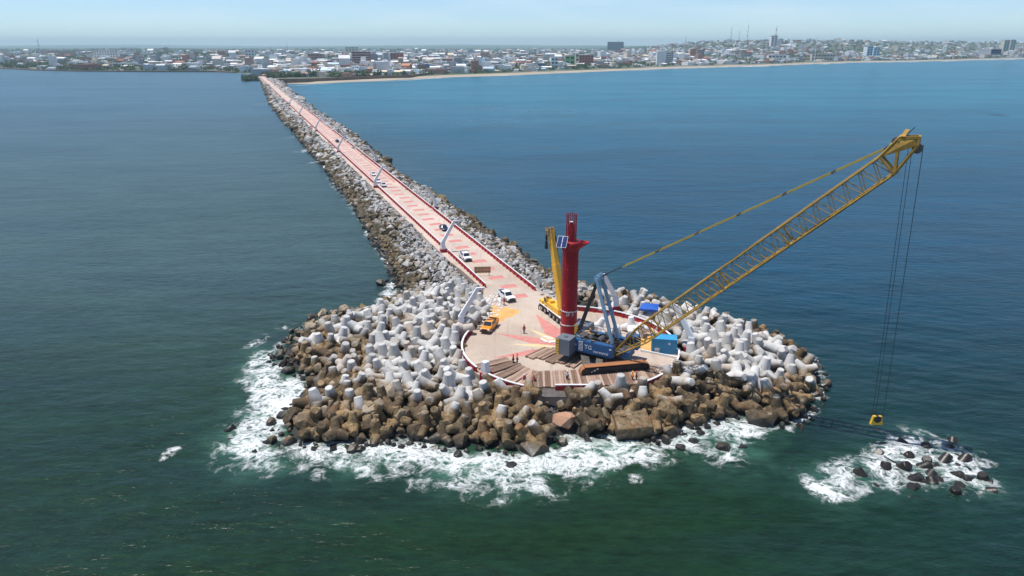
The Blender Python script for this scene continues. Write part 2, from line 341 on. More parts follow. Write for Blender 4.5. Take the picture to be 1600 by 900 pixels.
def mat_land():
    t = NT('town_ground'); p = t.pos()
    g = t.sst(t.noise(0.006, 6, p, 0.65), 0.42, 0.60)
    c = t.mix(g, (0.035, 0.065, 0.028), (0.18, 0.17, 0.14)); c = t.mix(t.sst(t.noise(0.03, 5, p), 0.5, 0.7), c, (0.05, 0.08, 0.035))
    far = t.sst(t.n('SeparateXYZ', i_0=p).outputs[1], 5000.0, 7500.0); c = t.mix(far, c, (0.05, 0.08, 0.04))
    t.to(c, 'Base Color'); t.b.inputs['Roughness'].default_value = 0.95; return t.m
M['land'] = mat_land()
M['beach'] = pm('beach_sand', (0.36, 0.30, 0.23), 0.95, 0.12, 0.02, objcoord=False)
M['wallbrown'] = pm('brown_sea_wall', (0.16, 0.11, 0.075), 0.9, 0.3, 0.05, objcoord=False)
M['leaf'] = pm('foliage', (0.055, 0.10, 0.032), 0.8, 0.4, 0.25, objcoord=False)
M['leaf2'] = pm('foliage_dark', (0.035, 0.070, 0.028), 0.8, 0.4, 0.25, objcoord=False)
M['trunk'] = pm('bark', (0.10, 0.07, 0.05), 0.9, 0.2, 1)
def mat_palette():
    t = NT('town_wall_paints'); at = t.n('Attribute', attribute_name='tint').outputs['Fac']
    cr = t.n('ValToRGB', i_0=at); e = cr.color_ramp; e.interpolation = 'CONSTANT'
    cols = [(.76, .75, .73), (.60, .60, .60), (.66, .56, .44), (.78, .78, .77), (.38, .25, .20), (.62, .56, .50), (.30, .31, .33), (.80, .80, .79), (.34, .13, .10), (.50, .54, .58)]
    e.elements[0].color = (*cols[0], 1); e.elements[1].position = 0.1; e.elements[1].color = (*cols[1], 1)
    for i in range(2, 10): q = e.elements.new(i / 10); q.color = (*cols[i], 1)
    t.to(cr.outputs[0], 'Base Color'); t.b.inputs['Roughness'].default_value = 0.85; return t.m
M['palette'] = mat_palette()
for k, c in dict(bwhite=(.76, .76, .74), bcream=(.64, .55, .42), bgrey=(.42, .43, .44), bred=(.36, .11, .08), bbrown=(.34, .20, .15), bmaroon=(.20, .035, .05), bdark=(.07, .11, .17),
                 borange=(.50, .22, .12), byellow=(.66, .50, .18), bgreen=(.22, .50, .20), bblue=(.10, .28, .50), bpale=(.48, .60, .68)).items():
    M[k] = pm('wall_' + k[1:], c, 0.85, 0.1, 0.05, objcoord=False)
M['foamstrip'] = pm('surf_foam', (0.85, 0.87, 0.87), 0.8, 0.05, 0.1, objcoord=False)

# ---------------------------------------------------------------- ground plan of the breakwater
RD = Vector((-0.3515, 0.9362)); RN = Vector((0.9362, 0.3515))     # along the road (landwards), and to its right
RC = Vector((4.7, 134.8)); HW = 4.75                             # where the road's centre line meets the platform
CC = Vector((10.0, 116.5)); CR = 18.95                            # platform
def road_pt(s, off): q = RC + RD * s + RN * off; return (q.x, q.y)
LEFT_W = [(405, 118), (414, 140), (428, 168), (444, 190), (462, 208), (481, 233), (508, 262), (524, 288), (546, 312), (560, 337), (587, 382), (612, 420), (620, 445), (634, 458), (612, 470), (597, 484), (560, 490)]
MOUND_W = [(500, 494), (468, 515), (434, 541), (430, 567), (486, 592), (484, 617), (437, 661), (437, 694), (472, 698), (515, 698), (579, 696), (643, 688), (703, 705), (774, 704), (830, 716), (882, 690), (941, 684),
           (1009, 694), (1078, 674), (1147, 652), (1175, 664), (1235, 668), (1272, 640), (1284, 598), (1268, 562)]
RIGHT_W = [(1240, 540), (1178, 511), (1110, 495), (1044, 476), (1013, 464), (967, 460), (905, 442), (861, 425), (840, 414), (821, 402), (803, 384), (773, 371), (749, 347), (731, 335), (704, 320), (687, 307), (660, 293), (633, 277),
           (604, 253), (593, 242), (572, 226), (551, 208), (519, 189), (487, 168), (465, 154), (450, 140), (440, 128)]
WATER = [PXY(u, v, 0) for u, v in LEFT_W + MOUND_W] + [PXY(u, v, 1.0) for u, v in RIGHT_W]
root_end = [(-392, 1215), (-470, 1330)]
OUT = np.array(WATER + root_end)
def sdist(pts, poly):                       # signed distance, positive inside
    pts = np.asarray(pts, float); a = poly; b = np.roll(poly, -1, 0); dmin = np.full(len(pts), 1e18); ins = np.zeros(len(pts), bool)
    for p0, p1 in zip(a, b):
        e = p1 - p0; w = pts - p0; t = np.clip((w @ e) / max(e @ e, 1e-9), 0, 1); d = w - t[:, None] * e
        dmin = np.minimum(dmin, (d ** 2).sum(1))
        c = (p0[1] > pts[:, 1]) != (p1[1] > pts[:, 1])
        if p0[1] != p1[1]: ins ^= c & (pts[:, 0] < (p1[0] - p0[0]) * (pts[:, 1] - p0[1]) / (p1[1] - p0[1]) + p0[0])
    return np.where(ins, 1, -1) * np.sqrt(dmin)
def wob(x, y, s=1.0): return np.sin(x * .31 * s + 1.3) * np.cos(y * .27 * s + .4) * .6 + np.sin(x * .73 * s - y * .61 * s) * .4
def surf(x, y, d):                          # outer height of the armour at inside distance d
    return 0.1 + 3.75 * np.tanh(np.maximum(d, 0) / 5.6) + 0.30 * wob(x, y)
def road_so(x, y): q = Vector((x, y)) - RC; return q.dot(RD), q.dot(RN)

# ---------------------------------------------------------------- sea: one sheet
def axis(lo, hi, a, b, step, g=1.13):
    mid = list(np.arange(a, b + 1e-6, step)); L = []; s = step; q = a
    while q > lo: s *= g; q -= s; L.append(max(q, lo))
    Rr = []; s = step; q = b
    while q < hi: s *= g; q += s; Rr.append(min(q, hi))
    return np.array(L[::-1] + mid + Rr)
def build_sea():
    xs = axis(-20000, 20000, -62, 86, 0.46); ys = axis(-3000, 26000, 66, 150, 0.46, 1.045)
    X, Y = np.meshgrid(xs, ys); nx, ny = len(xs), len(ys); pts = np.c_[X.ravel(), Y.ravel()]
    near = (pts[:, 1] < 1500) & (np.abs(pts[:, 0]) < 900)
    x, y = pts[:, 0], pts[:, 1]
    fade = np.clip(1 - (np.hypot(x - 10, y - 110) - 70) / 60, 0, 1)
    z = fade * 0.5 * (0.11 * np.sin(.42 * y + .16 * x + 1.5 * np.sin(.07 * x)) + .07 * np.sin(.9 * y - .35 * x + np.sin(.2 * x)) + .05 * np.sin(1.7 * y + .8 * x))
    d = np.full(len(pts), -1e3); d[near] = sdist(pts[near], OUT)
    foam = np.zeros(len(pts)); milk = np.zeros(len(pts))
    def zone(px, k, w, into=foam):
        pg = np.array([PXY(u, v, 0) for u, v in px]); sd = np.full(len(pts), -1e3); sd[near] = sdist(pts[near], pg)
        f = np.clip((sd + w) / (2 * w), 0, 1); f = f * f * (3 - 2 * f) * k; np.maximum(into, f, out=into)
    A = [(405, 552), (432, 560), (445, 590), (490, 600), (492, 645), (440, 668), (430, 695), (440, 722), (395, 728), (362, 712), (355, 688), (385, 655), (398, 615), (384, 590)]
    B = [(440, 695), (560, 688), (640, 684), (700, 700), (780, 700), (830, 718), (880, 684), (940, 676), (1000, 688), (1078, 668), (1160, 646), (1205, 664), (1190, 685), (1110, 690), (1050, 712), (1000, 728), (950, 738), (880, 752),
         (800, 758), (700, 752), (660, 735), (560, 732), (500, 722), (445, 722)]
    B2 = [(600, 690), (690, 700), (830, 715), (960, 690), (1020, 700), (960, 716), (880, 726), (760, 742), (700, 728), (620, 714)]
    C = [(1110, 690), (1180, 690), (1170, 722), (1120, 730)]
    D = [(1255, 738), (1300, 782), (1340, 772), (1420, 755), (1500, 774), (1548, 768), (1535, 718), (1490, 688), (1420, 672), (1370, 690), (1340, 720)]
    zone(A, .73, 3.2); zone(B, .63, 3.0); zone(B2, .86, 3.5); zone([(440, 700), (1000, 700), (960, 752), (870, 775), (780, 782), (690, 772), (620, 752), (520, 742), (420, 742), (345, 735), (335, 690), (372, 620)], .33, 3.5); zone(C, .5, 3); zone(D, .52, 3)
    zone([(262, 700), (292, 694), (270, 712), (250, 720)], .62, .7); zone([(600, 440), (625, 450), (618, 470), (590, 475)], .55, 2)
    zone([(1262, 742), (1330, 780), (1300, 782), (1262, 765)], .95, 2); zone([(975, 738), (1000, 738), (1000, 752), (985, 752)], .8, 1.0)
    zone([(470, 500), (400, 545), (380, 545), (450, 500)], .34, 2.5)
    rim = np.clip(1 - np.abs(d + .3) / 2.0, 0, 1) * (.34 + .22 * wob(x, y, .35)); foam[:] = np.maximum(foam, rim)
    for pg in (A, B, C, D): zone(pg, .85 if pg is not D else .5, 7, milk)
    z = z + foam * (.16 + .22 * wob(x, y, 2.3)) * (foam > .3)
    me = bpy.data.meshes.new('sea'); me.vertices.add(len(pts)); me.vertices.foreach_set('co', np.c_[x, y, z].ravel())
    i = np.arange((ny - 1) * (nx - 1)); r, c = i // (nx - 1), i % (nx - 1); a = r * nx + c
    q = np.c_[a, a + 1, a + nx + 1, a + nx]; me.loops.add(q.size); me.loops.foreach_set('vertex_index', q.ravel().astype(np.int32))
    me.polygons.add(len(q)); me.polygons.foreach_set('loop_start', np.arange(0, q.size, 4, dtype=np.int32)); me.polygons.foreach_set('loop_total', np.full(len(q), 4, np.int32))
    me.polygons.foreach_set('use_smooth', np.ones(len(q), bool)); me.update(calc_edges=True)
    for n, arr in (('foam', foam), ('milk', milk)):
        at = me.attributes.new(n, 'FLOAT', 'POINT'); at.data.foreach_set('value', arr.astype(np.float32))
    me.materials.append(M['sea']); return tag(link('sea', me), kind='structure')
build_sea()

def rock_proto(seed, n=20, flat=0.75, rounded=False):
    g = np.random.default_rng(seed); bm = bmesh.new()
    for k in range(n):
        v = g.normal(size=3); v /= np.linalg.norm(v)
        if not rounded: v = np.sign(v) * np.abs(v) ** 0.6; v *= g.uniform(.8, 1.05) * .72
        bm.verts.new((v[0] * 1.1, v[1] * .9, v[2] * flat))
    r = bmesh.ops.convex_hull(bm, input=bm.verts[:]); bmesh.ops.delete(bm, geom=[e for e in r['geom_interior'] if isinstance(e, bmesh.types.BMVert)], context='VERTS')
    if True:
        bmesh.ops.dissolve_limit(bm, angle_limit=R(12), verts=bm.verts[:], edges=bm.edges[:])
    bmesh.ops.triangulate(bm, faces=bm.faces); bmesh.ops.recalc_face_normals(bm, faces=bm.faces); bm.verts.ensure_lookup_table()
    V = np.array([v.co[:] for v in bm.verts]); Fc = np.array([[v.index for v in f.verts] for f in bm.faces]); bm.verts.index_update()
    V = np.array([v.co[:] for v in bm.verts]); Fc = np.array([[v.index for v in f.verts] for f in bm.faces]); bm.free()
    return V, Fc
ROCKS = [rock_proto(100 + i, 15 + i % 5 * 3, .6 + .1 * (i % 4)) for i in range(10)]
ROUND = [rock_proto(200 + i, 30, .75, True) for i in range(4)]
def proto_mesh(name, pr, mat):
    me = bpy.data.meshes.new(name); me.from_pydata(pr[0].tolist(), [], pr[1].tolist()); me.materials.append(mat); me.update(); return me
ROCKM = [proto_mesh('boulder', r, M['rock']) for r in ROCKS]
ROCKB = [proto_mesh('boulder', r, M['rockbrown']) for r in ROUND + ROCKS[:4]]
def rrot(g=rnd, tilt=1.0): return Euler((g.uniform(-3.1, 3.1) * tilt, g.uniform(-3.1, 3.1) * tilt, g.uniform(-3.1, 3.1))).to_matrix()

# landmarks used in the wording of labels: (name, u, v) where each shows
MARKS = [('the orange pickup', 765, 510), ('the lamp post by the orange pickup', 735, 495), ('the bare white lamp pedestal', 764, 585), ('the pair of workers in red', 806, 570), ('the gap of black rocks', 862, 636), ('the rubble bay', 610, 475), ('the upper left slope', 660, 500), ('the slope left of the parapet', 700, 560), ('the front slope', 740, 640), ('the upper right slope', 1120, 510), ('the lower right slope', 1130, 620), ('the slope\'s right shoulder', 1210, 560),
         ('the big square brown block', 990, 668), ('the pinkish boulder', 882, 655), ('the rusty crawler track', 955, 588), ('the blue container', 1040, 540), ('the blue tarpaulin', 1012, 489), ('the red lighthouse tower', 893, 450),
         ('the mobile crane', 860, 480), ('the wooden signboard', 754, 425), ('the mound\'s left tip', 440, 545), ('the flat white foam inlet', 490, 605), ('the mound\'s lower left corner', 450, 680),
         ('the right end of the mound', 1290, 590), ('the near white pickup', 790, 462), ('the second white pickup', 727, 402), ('the dark sedan', 692, 354), ('the second white pickup\'s lamp post', 696, 385),
         ('the container\'s lamp post', 1075, 545), ('the green algae rocks', 640, 440), ('the biggest dark front boulder', 835, 705), ('the wide brown surf rock', 1190, 655),
         ('the middle of the left slope', 600, 570), ('the mound\'s lower left slope', 560, 650), ('the right slope', 1150, 560), ('the near right lamp post', 958, 480)]
ORD = ['leftmost', 'second', 'third', 'fourth', 'fifth', 'sixth', 'seventh', 'eighth', 'ninth', 'tenth', 'eleventh', 'twelfth', 'thirteenth', 'fourteenth', 'fifteenth', 'sixteenth', 'seventeenth', 'eighteenth', 'nineteenth', 'twentieth']
def name_all(objs, desc, marks=MARKS):
    """one wording for each: its look, the landmark nearest to it, and its turn from the left among its likes there"""
    B = {}
    for o in objs:
        u, v = Q(*o.location); n, mu, mv = min(marks, key=lambda m: (m[1] - u) ** 2 + 2.2 * (m[2] - v) ** 2)
        du, dv = u - mu, (v - mv) * 1.5
        side = 'beside' if abs(du) + abs(dv) < 14 else ('left of' if du < 0 else 'right of') if abs(du) > abs(dv) else ('behind' if dv < 0 else 'in front of')
        B.setdefault((desc(o), side, n), []).append((u, o))
    for (d, side, n), L in B.items():
        rows = [('', L)]
        if len(L) > 6:
            L.sort(key=lambda q: Q(*q[1].location)[1]); nr = max(2, min(4, -(-len(L) // 7))); w = -(-len(L) // nr); nm = {2: ['back', 'front'], 3: ['back', 'middle', 'front'], 4: ['rearmost', 'back', 'front', 'foremost']}[nr]
            rows = [(nm[i], L[i * w:(i + 1) * w]) for i in range(nr)]
        for rn, Lr in rows:
            Lr.sort(key=lambda q: q[0])
            for i, (u, o) in enumerate(Lr):
                e = '' if len(Lr) == 1 and not rn else (rn + ' row') if len(Lr) == 1 else ('leftmost' if i == 0 else 'rightmost' if i == len(Lr) - 1 else ORD[i] if i < 20 else 'later') + (' of ' + rn + ' row' if rn else ' one')
                o['label'] = f'{d} {side} {n}' + (', ' + e if e else '')

# ---------------------------------------------------------------- merged meshes of many small solids (stuff)
def merge(name, protos, items, mat, parent=None, tints=None, kind='stuff', label=None, cat=None):
    """items: (proto index, 3x3 matrix, location); protos: (verts Nx3, tris Mx3)"""
    V, Fc, T = [], [], []; b = 0
    for i, (k, m, l) in enumerate(items):
        v, f = protos[k]; V.append(v @ np.array(m).T + np.array(l)); Fc.append(f + b); b += len(v); T.append(np.full(len(v), tints[i] if tints is not None else 0))
    V = np.concatenate(V); Fc = np.concatenate(Fc).astype(np.int32); T = np.concatenate(T)
    me = bpy.data.meshes.new(name); me.vertices.add(len(V)); me.vertices.foreach_set('co', V.ravel()); me.loops.add(Fc.size); me.loops.foreach_set('vertex_index', Fc.ravel())
    me.polygons.add(len(Fc)); me.polygons.foreach_set('loop_start', np.arange(0, Fc.size, 3, dtype=np.int32)); me.polygons.foreach_set('loop_total', np.full(len(Fc), 3, np.int32))
    me.polygons.foreach_set('use_smooth', np.zeros(len(Fc), bool)); me.update(calc_edges=True)
    at = me.attributes.new('tint', 'FLOAT', 'POINT'); at.data.foreach_set('value', T.astype(np.float32))
    me.materials.append(mat); o = link(name, me, parent); tag(o, label, cat, kind=kind); return o
# ---------------------------------------------------------------- rubble core and armour
def build_bed():
    xs = np.arange(-560, 80, 1.6); V = []; idx = {}; F4 = []
    def grid(x0, x1, y0, y1, st, name):
        xs = np.arange(x0, x1 + st, st); ys = np.arange(y0, y1 + st, st); X, Y = np.meshgrid(xs, ys); p = np.c_[X.ravel(), Y.ravel()]
        d = sdist(p, OUT); z = np.where(d > -3, surf(p[:, 0], p[:, 1], d) - 1.15, -2.0); z = np.where(d <= 0, -1.1 + d * .5, z); z = np.maximum(z, -2.4)
        c = np.hypot(p[:, 0] - CC.x, p[:, 1] - CC.y) < CR + 1; z = np.where(c, 1.0, z)
        nx, ny = len(xs), len(ys); me = bpy.data.meshes.new(name); i = np.arange((ny - 1) * (nx - 1)); a = i // (nx - 1) * nx + i % (nx - 1)
        q = np.c_[a, a + 1, a + nx + 1, a + nx]; keep = (d[q] > -4).any(1); q = q[keep]
        me.from_pydata(np.c_[p, z].tolist(), [], q.tolist()); me.materials.append(M['bed']); tag(link(name, me), kind='structure')
    grid(-50, 66, 82, 175, 1.3, 'rubble_core')
    b = MB(); prev = None; rows = []
    for s in np.arange(38, 1222, 12.0):
        c = RC + RD * s; h = 20
        row = []
        for off in np.linspace(-28, 28, 15):
            x, y = road_pt(s, off); d = sdist([(x, y)], OUT)[0]; row.append((x, y, max(-2.4, (float(surf(x, y, d)) - 1.3) if d > 0 else -1.2 + d * .5)))
        rows.append(row)
    n = 15; vs = [p for r in rows for p in r]; b.add(vs, [(i * n + k, i * n + k + 1, (i + 1) * n + k + 1, (i + 1) * n + k) for i in range(len(rows) - 1) for k in range(n - 1)], M['bed'])
    tag(b.build('rubble_bank'), kind='structure')
build_bed()

LG, LR2, LC = 2.35, 0.98, 0.62
def tetra_mesh(seed, mat):
    g = random.Random(seed); b = MB(); n = 14
    dirs = [Vector((0, 0, 1))] + [Vector((math.cos(a) * .9428, math.sin(a) * .9428, -1 / 3)) for a in (0, 2.0944, 4.1888)]
    b.lathe([(.05, -.95), (.72, -.66), (1.0, 0), (.72, .66), (.05, .95)], 12, mat)
    for d in dirs:
        x = d.orthogonal().normalized(); y = d.cross(x); prof = [(1.06, .10), (.80, 1.3), (LC, LG - .09), (LC - .10, LG)]
        vs = []
        for r, t in prof:
            for k in range(n):
                a = 2 * math.pi * k / n; vs.append(d * t + (x * math.cos(a) + y * math.sin(a)) * r * (1 + g.uniform(-.012, .012)))
        b.add(vs[:3 * n], [(i * n + k, i * n + (k + 1) % n, (i + 1) * n + (k + 1) % n, (i + 1) * n + k) for i in range(2) for k in range(n)], mat, True)
        b.add(vs[2 * n:], [(k, (k + 1) % n, n + (k + 1) % n, n + k) for k in range(n)], mat, False)
        b.add(vs[-n:], [tuple(range(n))], mat, False)
    me = b.mesh('tetrapod'); return me
TET = [tetra_mesh(i, M['tetra']) for i in range(4)]
TETP = tetra_mesh(9, M['deckpale'])
TETW = tetra_mesh(8, M['wettetra'])
def in_apron(x, y, m=0.0):
    s, o = road_so(x, y); return (-6 < s < 1400 and abs(o + (0.8 if s > 25 else 0)) < HW + m + (1.0 if s > 25 else 2.6 * (1 - max(0, s) / 25)))
def poisson(n, xr, yr, ok, rmin, seed, tries=60000):
    gg = np.random.default_rng(seed); C = np.c_[gg.uniform(*xr, tries), gg.uniform(*yr, tries)]; C = C[(sdist(C, TETZ) > 0)]; C = C[sdist(C, OUT) > 1.4]; cell = {}; out = []
    for x, y in C.tolist():
        if len(out) >= n: break
        cx, cy = int(x // 3), int(y // 3)
        if any((x - a) ** 2 + (y - c) ** 2 < rmin * rmin for i in (-1, 0, 1) for j in (-1, 0, 1) for a, c in cell.get((cx + i, cy + j), ())): continue
        if not ok(x, y): continue
        cell.setdefault((cx, cy), []).append((x, y)); out.append((x, y))
    return out
TETZ = np.array([PXY(u, v, 3) for u, v in [(470, 530), (530, 510), (605, 478), (650, 468), (700, 452), (748, 462), (762, 480), (745, 515)]] + [(CC.x, CC.y)] +
                [PXY(u, v, 3) for u, v in [(950, 470), (985, 455), (1044, 462), (1110, 480), (1178, 495), (1245, 530), (1284, 590), (1272, 636), (1232, 652), (1147, 640), (1078, 660), (1009, 680), (941, 672), (882, 675), (830, 690), (774, 692), (703, 692), (643, 676), (579, 684), (515, 684), (470, 680), (480, 620), (500, 585), (478, 560)]])
HERO = [PXY(990, 682, .5), PXY(835, 708, .5), PXY(882, 668, .8), PXY(1190, 660, .5)]
def tet_ok(x, y):
    rr_ = math.hypot(x - CC.x, y - CC.y); u, v = Q(x, y, 3)
    if rr_ < CR + (1.1 if x < 0 or y > 112 else .3) and not (y < 99.3) or in_apron(x, y, 1.8): return False
    if 845 < u < 915 and v < 625: return False
    if any(math.hypot(x - a, y - b) < 2.3 for a, b in ((-9.2, 125.0), (20.4, 135.4), (30.6, 114.8))): return False
    if any(math.hypot(x - a, y - b) < 3.2 for a, b in HERO): return False
    u, v = Q(x, y, 3)
    if 840 < u < 895 and 612 < v < 660: return False
    return True
tpos = poisson(420, (-48, 62), (86, 158), tet_ok, 2.14, 5, 60000)
tpos.sort(key=lambda q: math.hypot(*q)); far_t = tpos[272:]; tpos = tpos[:272]
tets = []
for i, (x, y) in enumerate(tpos):
    d = float(sdist([(x, y)], OUT)[0]); o = link('tetrapod', TET[i % 4])
    up = rnd.random() < (.46 if d > 6 else .2)
    rp = math.hypot(x - CC.x, y - CC.y) - CR; z = float(surf(x, y, d)) - .25 + rnd.uniform(-.35, .45) + .55 * max(0, 1 - rp / 6); z = max(z, 2.9) if rp < 2 else z; z = max(z, 3.7) if rp < 0 else z
    if up: o.rotation_euler = (rnd.gauss(0, .16), rnd.gauss(0, .16), rnd.uniform(0, 6.28)); pose = 'upright'
    else: o.rotation_euler = (rnd.uniform(-3.1, 3.1), rnd.uniform(-1.5, 1.5), rnd.uniform(0, 6.28)); pose = 'toppled'
    k = rnd.uniform(.82, 1.04); o.scale = (k, k, k); o.location = (x, y, z); o['_d'] = pose + (' pale' if z > 3.1 and d > 7 else ' brown') + ' tetrapod'
    tag(o, None, 'tetrapod', 'tetrapods piled round the pier head'); tets.append(o)
tv = np.array([v.co[:] for v in TET[0].vertices]); tf = np.array([(f[0], f[i], f[i + 1]) for f in [list(p.vertices) for p in TET[0].polygons] for i in range(1, len(f) - 1)])
TFAR = [(np.array(Euler((rnd.gauss(0, .2), rnd.gauss(0, .2), rnd.uniform(0, 6.28)) if rnd.random() < .45 else (rnd.uniform(-3, 3), rnd.uniform(-1.5, 1.5), rnd.uniform(0, 6))).to_matrix()) * rnd.uniform(.76, .98), (x, y, float(surf(x, y, sdist([(x, y)], OUT)[0])) - .2 + rnd.uniform(-.3, .4))) for x, y in far_t]
name_all(tets, lambda o: o['_d'])
for o in tets: del o['_d']
print('tetrapods', len(tets), len(far_t))

merge('far_tetrapods', [(tv, tf)], [(0, m_, l_) for m_, l_ in TFAR], M['tetra'], tints=[rnd.random() for _ in TFAR], label='farther pale tetrapods heaped on the back shoulders of the pier head mound', cat='tetrapods') if TFAR else None
# reef of wet tetrapods off the right end
reef = []
for (u, v) in [(1412, 705), (1432, 722), (1455, 692), (1470, 718), (1448, 742), (1478, 700), (1500, 716), (1508, 704), (1465, 755), (1500, 745), (1530, 757), (1425, 690), (1380, 700), (1385, 730), (1412, 762), (1355, 742), (1490, 690), (1515, 724), (1540, 742), (1440, 702), (1462, 738), (1494, 764), (1482, 732), (1420, 742), (1450, 712), (1522, 740), (1405, 722), (1436, 752)]:
    o = link('tetrapod', TETW); p = P(u, v + 4, 0); o.location = (p.x, p.y, rnd.uniform(-1.75, -.95)); o.rotation_euler = (rnd.uniform(-3, 3), rnd.uniform(-1, 1), rnd.uniform(0, 6))
    tag(o, None, 'tetrapod', 'wet tetrapods of the low reef off the right end'); reef.append(o)
name_all(reef, lambda o: 'wet black tetrapod awash in the reef', [('the reef\'s right tip', 1520, 735), ('the reef\'s top', 1470, 695), ('the reef\'s middle', 1440, 720), ('the reef\'s lower edge', 1440, 755), ('the mound end', 1310, 690)])

# boulders: every place is drawn first, the 290 that show largest become things, the rest one mass
places = []   # (screen size, x, y, z, size, round?, seed)
def draw_rocks(n, smin, smax, seed, dens):
    g = random.Random(seed); c = 0
    while c < n:
        s = g.uniform(smin, smax); side = -1 if g.random() < .6 else 1; o = side * (HW + .9 + g.uniform(0, 23 if side < 0 else 17)) - (1.4 if side < 0 else 0)
        x, y = road_pt(s, o); c += 1; yield x, y, side, o
def add_rocks(smin, smax, step, size, seed):
    g = random.Random(seed); s = smin
    C = []
    while s < smax:
        for side in (-1, 1):
            o = HW + (2.3 if side < 0 else .7)
            while o < 34:
                ss, oo = s + g.uniform(-.5, .5) * step, side * (o + g.uniform(-.4, .4) * step); C.append((*road_pt(ss, oo), side)); o += step * .82
        s += step * .86
    P2 = np.array([(c[0], c[1]) for c in C]); D = sdist(P2, OUT); D2 = sdist(P2, TETZ)
    for (x, y, side), d, d2 in zip(C, D, D2):
        if d < -.6: continue
        if math.hypot(x - CC.x, y - CC.y) < CR + 1.2: continue
        if d2 > .6: continue
        edge = d < 3.5; k = size * (g.choice((.5, .62, .8, .95, 1.15)) * g.uniform(.9, 1.1) if not edge else g.uniform(.85, 1.5)) * (1.1 if side > 0 else 1) * (1 + .9 * (g.random() ** 7))
        z = float(surf(x, y, d)) - .35 * k + g.uniform(-.15, .3) * k; 
        if abs(road_so(x, y)[1]) < HW + 3.2: z = min(z, DECK - .35 * k - .2)
        places.append((k / math.hypot(x, y), x, y, z, k, False))
add_rocks(6, 75, 1.25, 1.0, 1); add_rocks(75, 220, 1.5, 1.25, 2); add_rocks(220, 560, 2.4, 2.0, 3); add_rocks(560, 1215, 4.0, 3.3, 4)
# foot of the mound
g = random.Random(31)
xs = [(g.uniform(-44, 62), g.uniform(86, 150)) for _ in range(16000)]; D = sdist(xs, OUT); cell = []
TD = sdist(xs, TETZ); nb = 0
for (x, y), d, td in zip(xs, D, TD):
    if not (-1.2 < d < 15) or math.hypot(x - CC.x, y - CC.y) < CR + 1.2 or in_apron(x, y, .5): continue
    if d > 3.6 and td > .5 and not (y < 106 and d < 8.5 and g.random() < .5) and not (840 < Q(x, y, 3)[0] < 895 and 600 < Q(x, y, 3)[1] < 665): continue
    if any(math.hypot(x - a, y - b) < 2.8 for a, b in HERO): continue
    k = g.choice((.55, .8, 1.0, 1.25, 1.6)) * g.uniform(.85, 1.15)
    if any((x - a) ** 2 + (y - b) ** 2 < (.72 * (k + c)) ** 2 for a, b, c in cell): continue
    cell.append((x, y, k)); places.append((k / math.hypot(x, y) * (1.15), x, y, float(surf(x, y, d)) - .3 * k + g.uniform(-.1, .4), k, True))
for _ in range(46):                        # stray rocks awash off the lower left corner
    p = P(g.uniform(350, 440), g.uniform(640, 725), 0)
    if sdist([(p.x, p.y)], OUT)[0] < -.5 and g.random() < .4: places.append((.1, p.x, p.y, g.uniform(-.75, -.1), g.uniform(.7, 1.2), True))
for (u, v) in [(1040, 690), (1062, 700), (1010, 690), (1085, 690), (1095, 678), (1160, 700), (628, 700), (800, 728), (1130, 700), (552, 705)]:
    p = P(u, v, 0); places.append((.1, p.x, p.y, -.2, g.uniform(.9, 1.4), True))
for _ in range(70):                        # big blocks wedged among the front tetrapods
    u, v = g.uniform(455, 1230), g.uniform(628, 690); p = P(u, v, 1.0); d = sdist([(p.x, p.y)], OUT)[0]
    if d > .6 and math.hypot(p.x - CC.x, p.y - CC.y) > CR + 2 and all(math.hypot(p.x - a, p.y - b) > 3.5 for a, b in HERO): places.append((.1, p.x, p.y, float(surf(p.x, p.y, d)) - .1, g.uniform(1.3, 2.1), True))
for (u, v, k) in [(744, 346, 2.1), (790, 380, 1.9), (800, 386, 2.3), (812, 396, 2.2), (822, 402, 1.7), (700, 318, 1.8), (690, 309, 1.6), (596, 445, 1.5), (604, 440, 1.1), (770, 368, 2.0), (832, 410, 1.8), (606, 254, 2.4), (636, 280, 2.2), (672, 299, 2.0)]:
    p = P(u, v, 0); places.append((.1, p.x, p.y, .15, k, False))
places.sort(key=lambda q: -q[0]); big, rest = places[:288], places[288:]
bld = []
for (_, x, y, z, k, r) in big:
    o = link('boulder', (ROCKB if r else ROCKM)[rnd.choice((0, 1, 4, 5, 6, 7, 4, 5, 6, 7))]); o.location = (x, y, z); o.rotation_euler = rrot().to_euler(); o.scale = (k * rnd.uniform(.85, 1.2), k, k * rnd.uniform(.8, 1.1))
    low = z < .6; d_ = ('rounded ' if r and False else '') + ('wet black' if low else 'tan' if r else 'pale grey' if z > 2.2 else 'weathered grey-brown') + ' boulder'
    o['_d'] = d_; tag(o, None, 'boulder', 'boulders of the breakwater slopes'); bld.append(o)
name_all(bld, lambda o: o['_d'])
for o in bld: del o['_d']
def stuffrocks(name, L, protos, mat, label):
    it = [(rnd.randrange(len(protos)), np.array(rrot()) * (k * rnd.uniform(.85, 1.15)), (x, y, z)) for (_, x, y, z, k, r) in L]
    merge(name, protos, it, mat, tints=[rnd.random() for _ in it], label=label, cat='rocks')
stuffrocks('breakwater_rocks', [q for q in rest if not q[5]], ROCKS, M['rock'], 'grey and white rubble rocks heaped on both slopes along the long breakwater road')
stuffrocks('mound_foot_rocks', [q for q in rest if q[5]], ROUND[:2] + ROCKS, M['rockbrown'], 'brown and tan rocks packed at the foot of the pier head mound')
print('rocks', len(places))
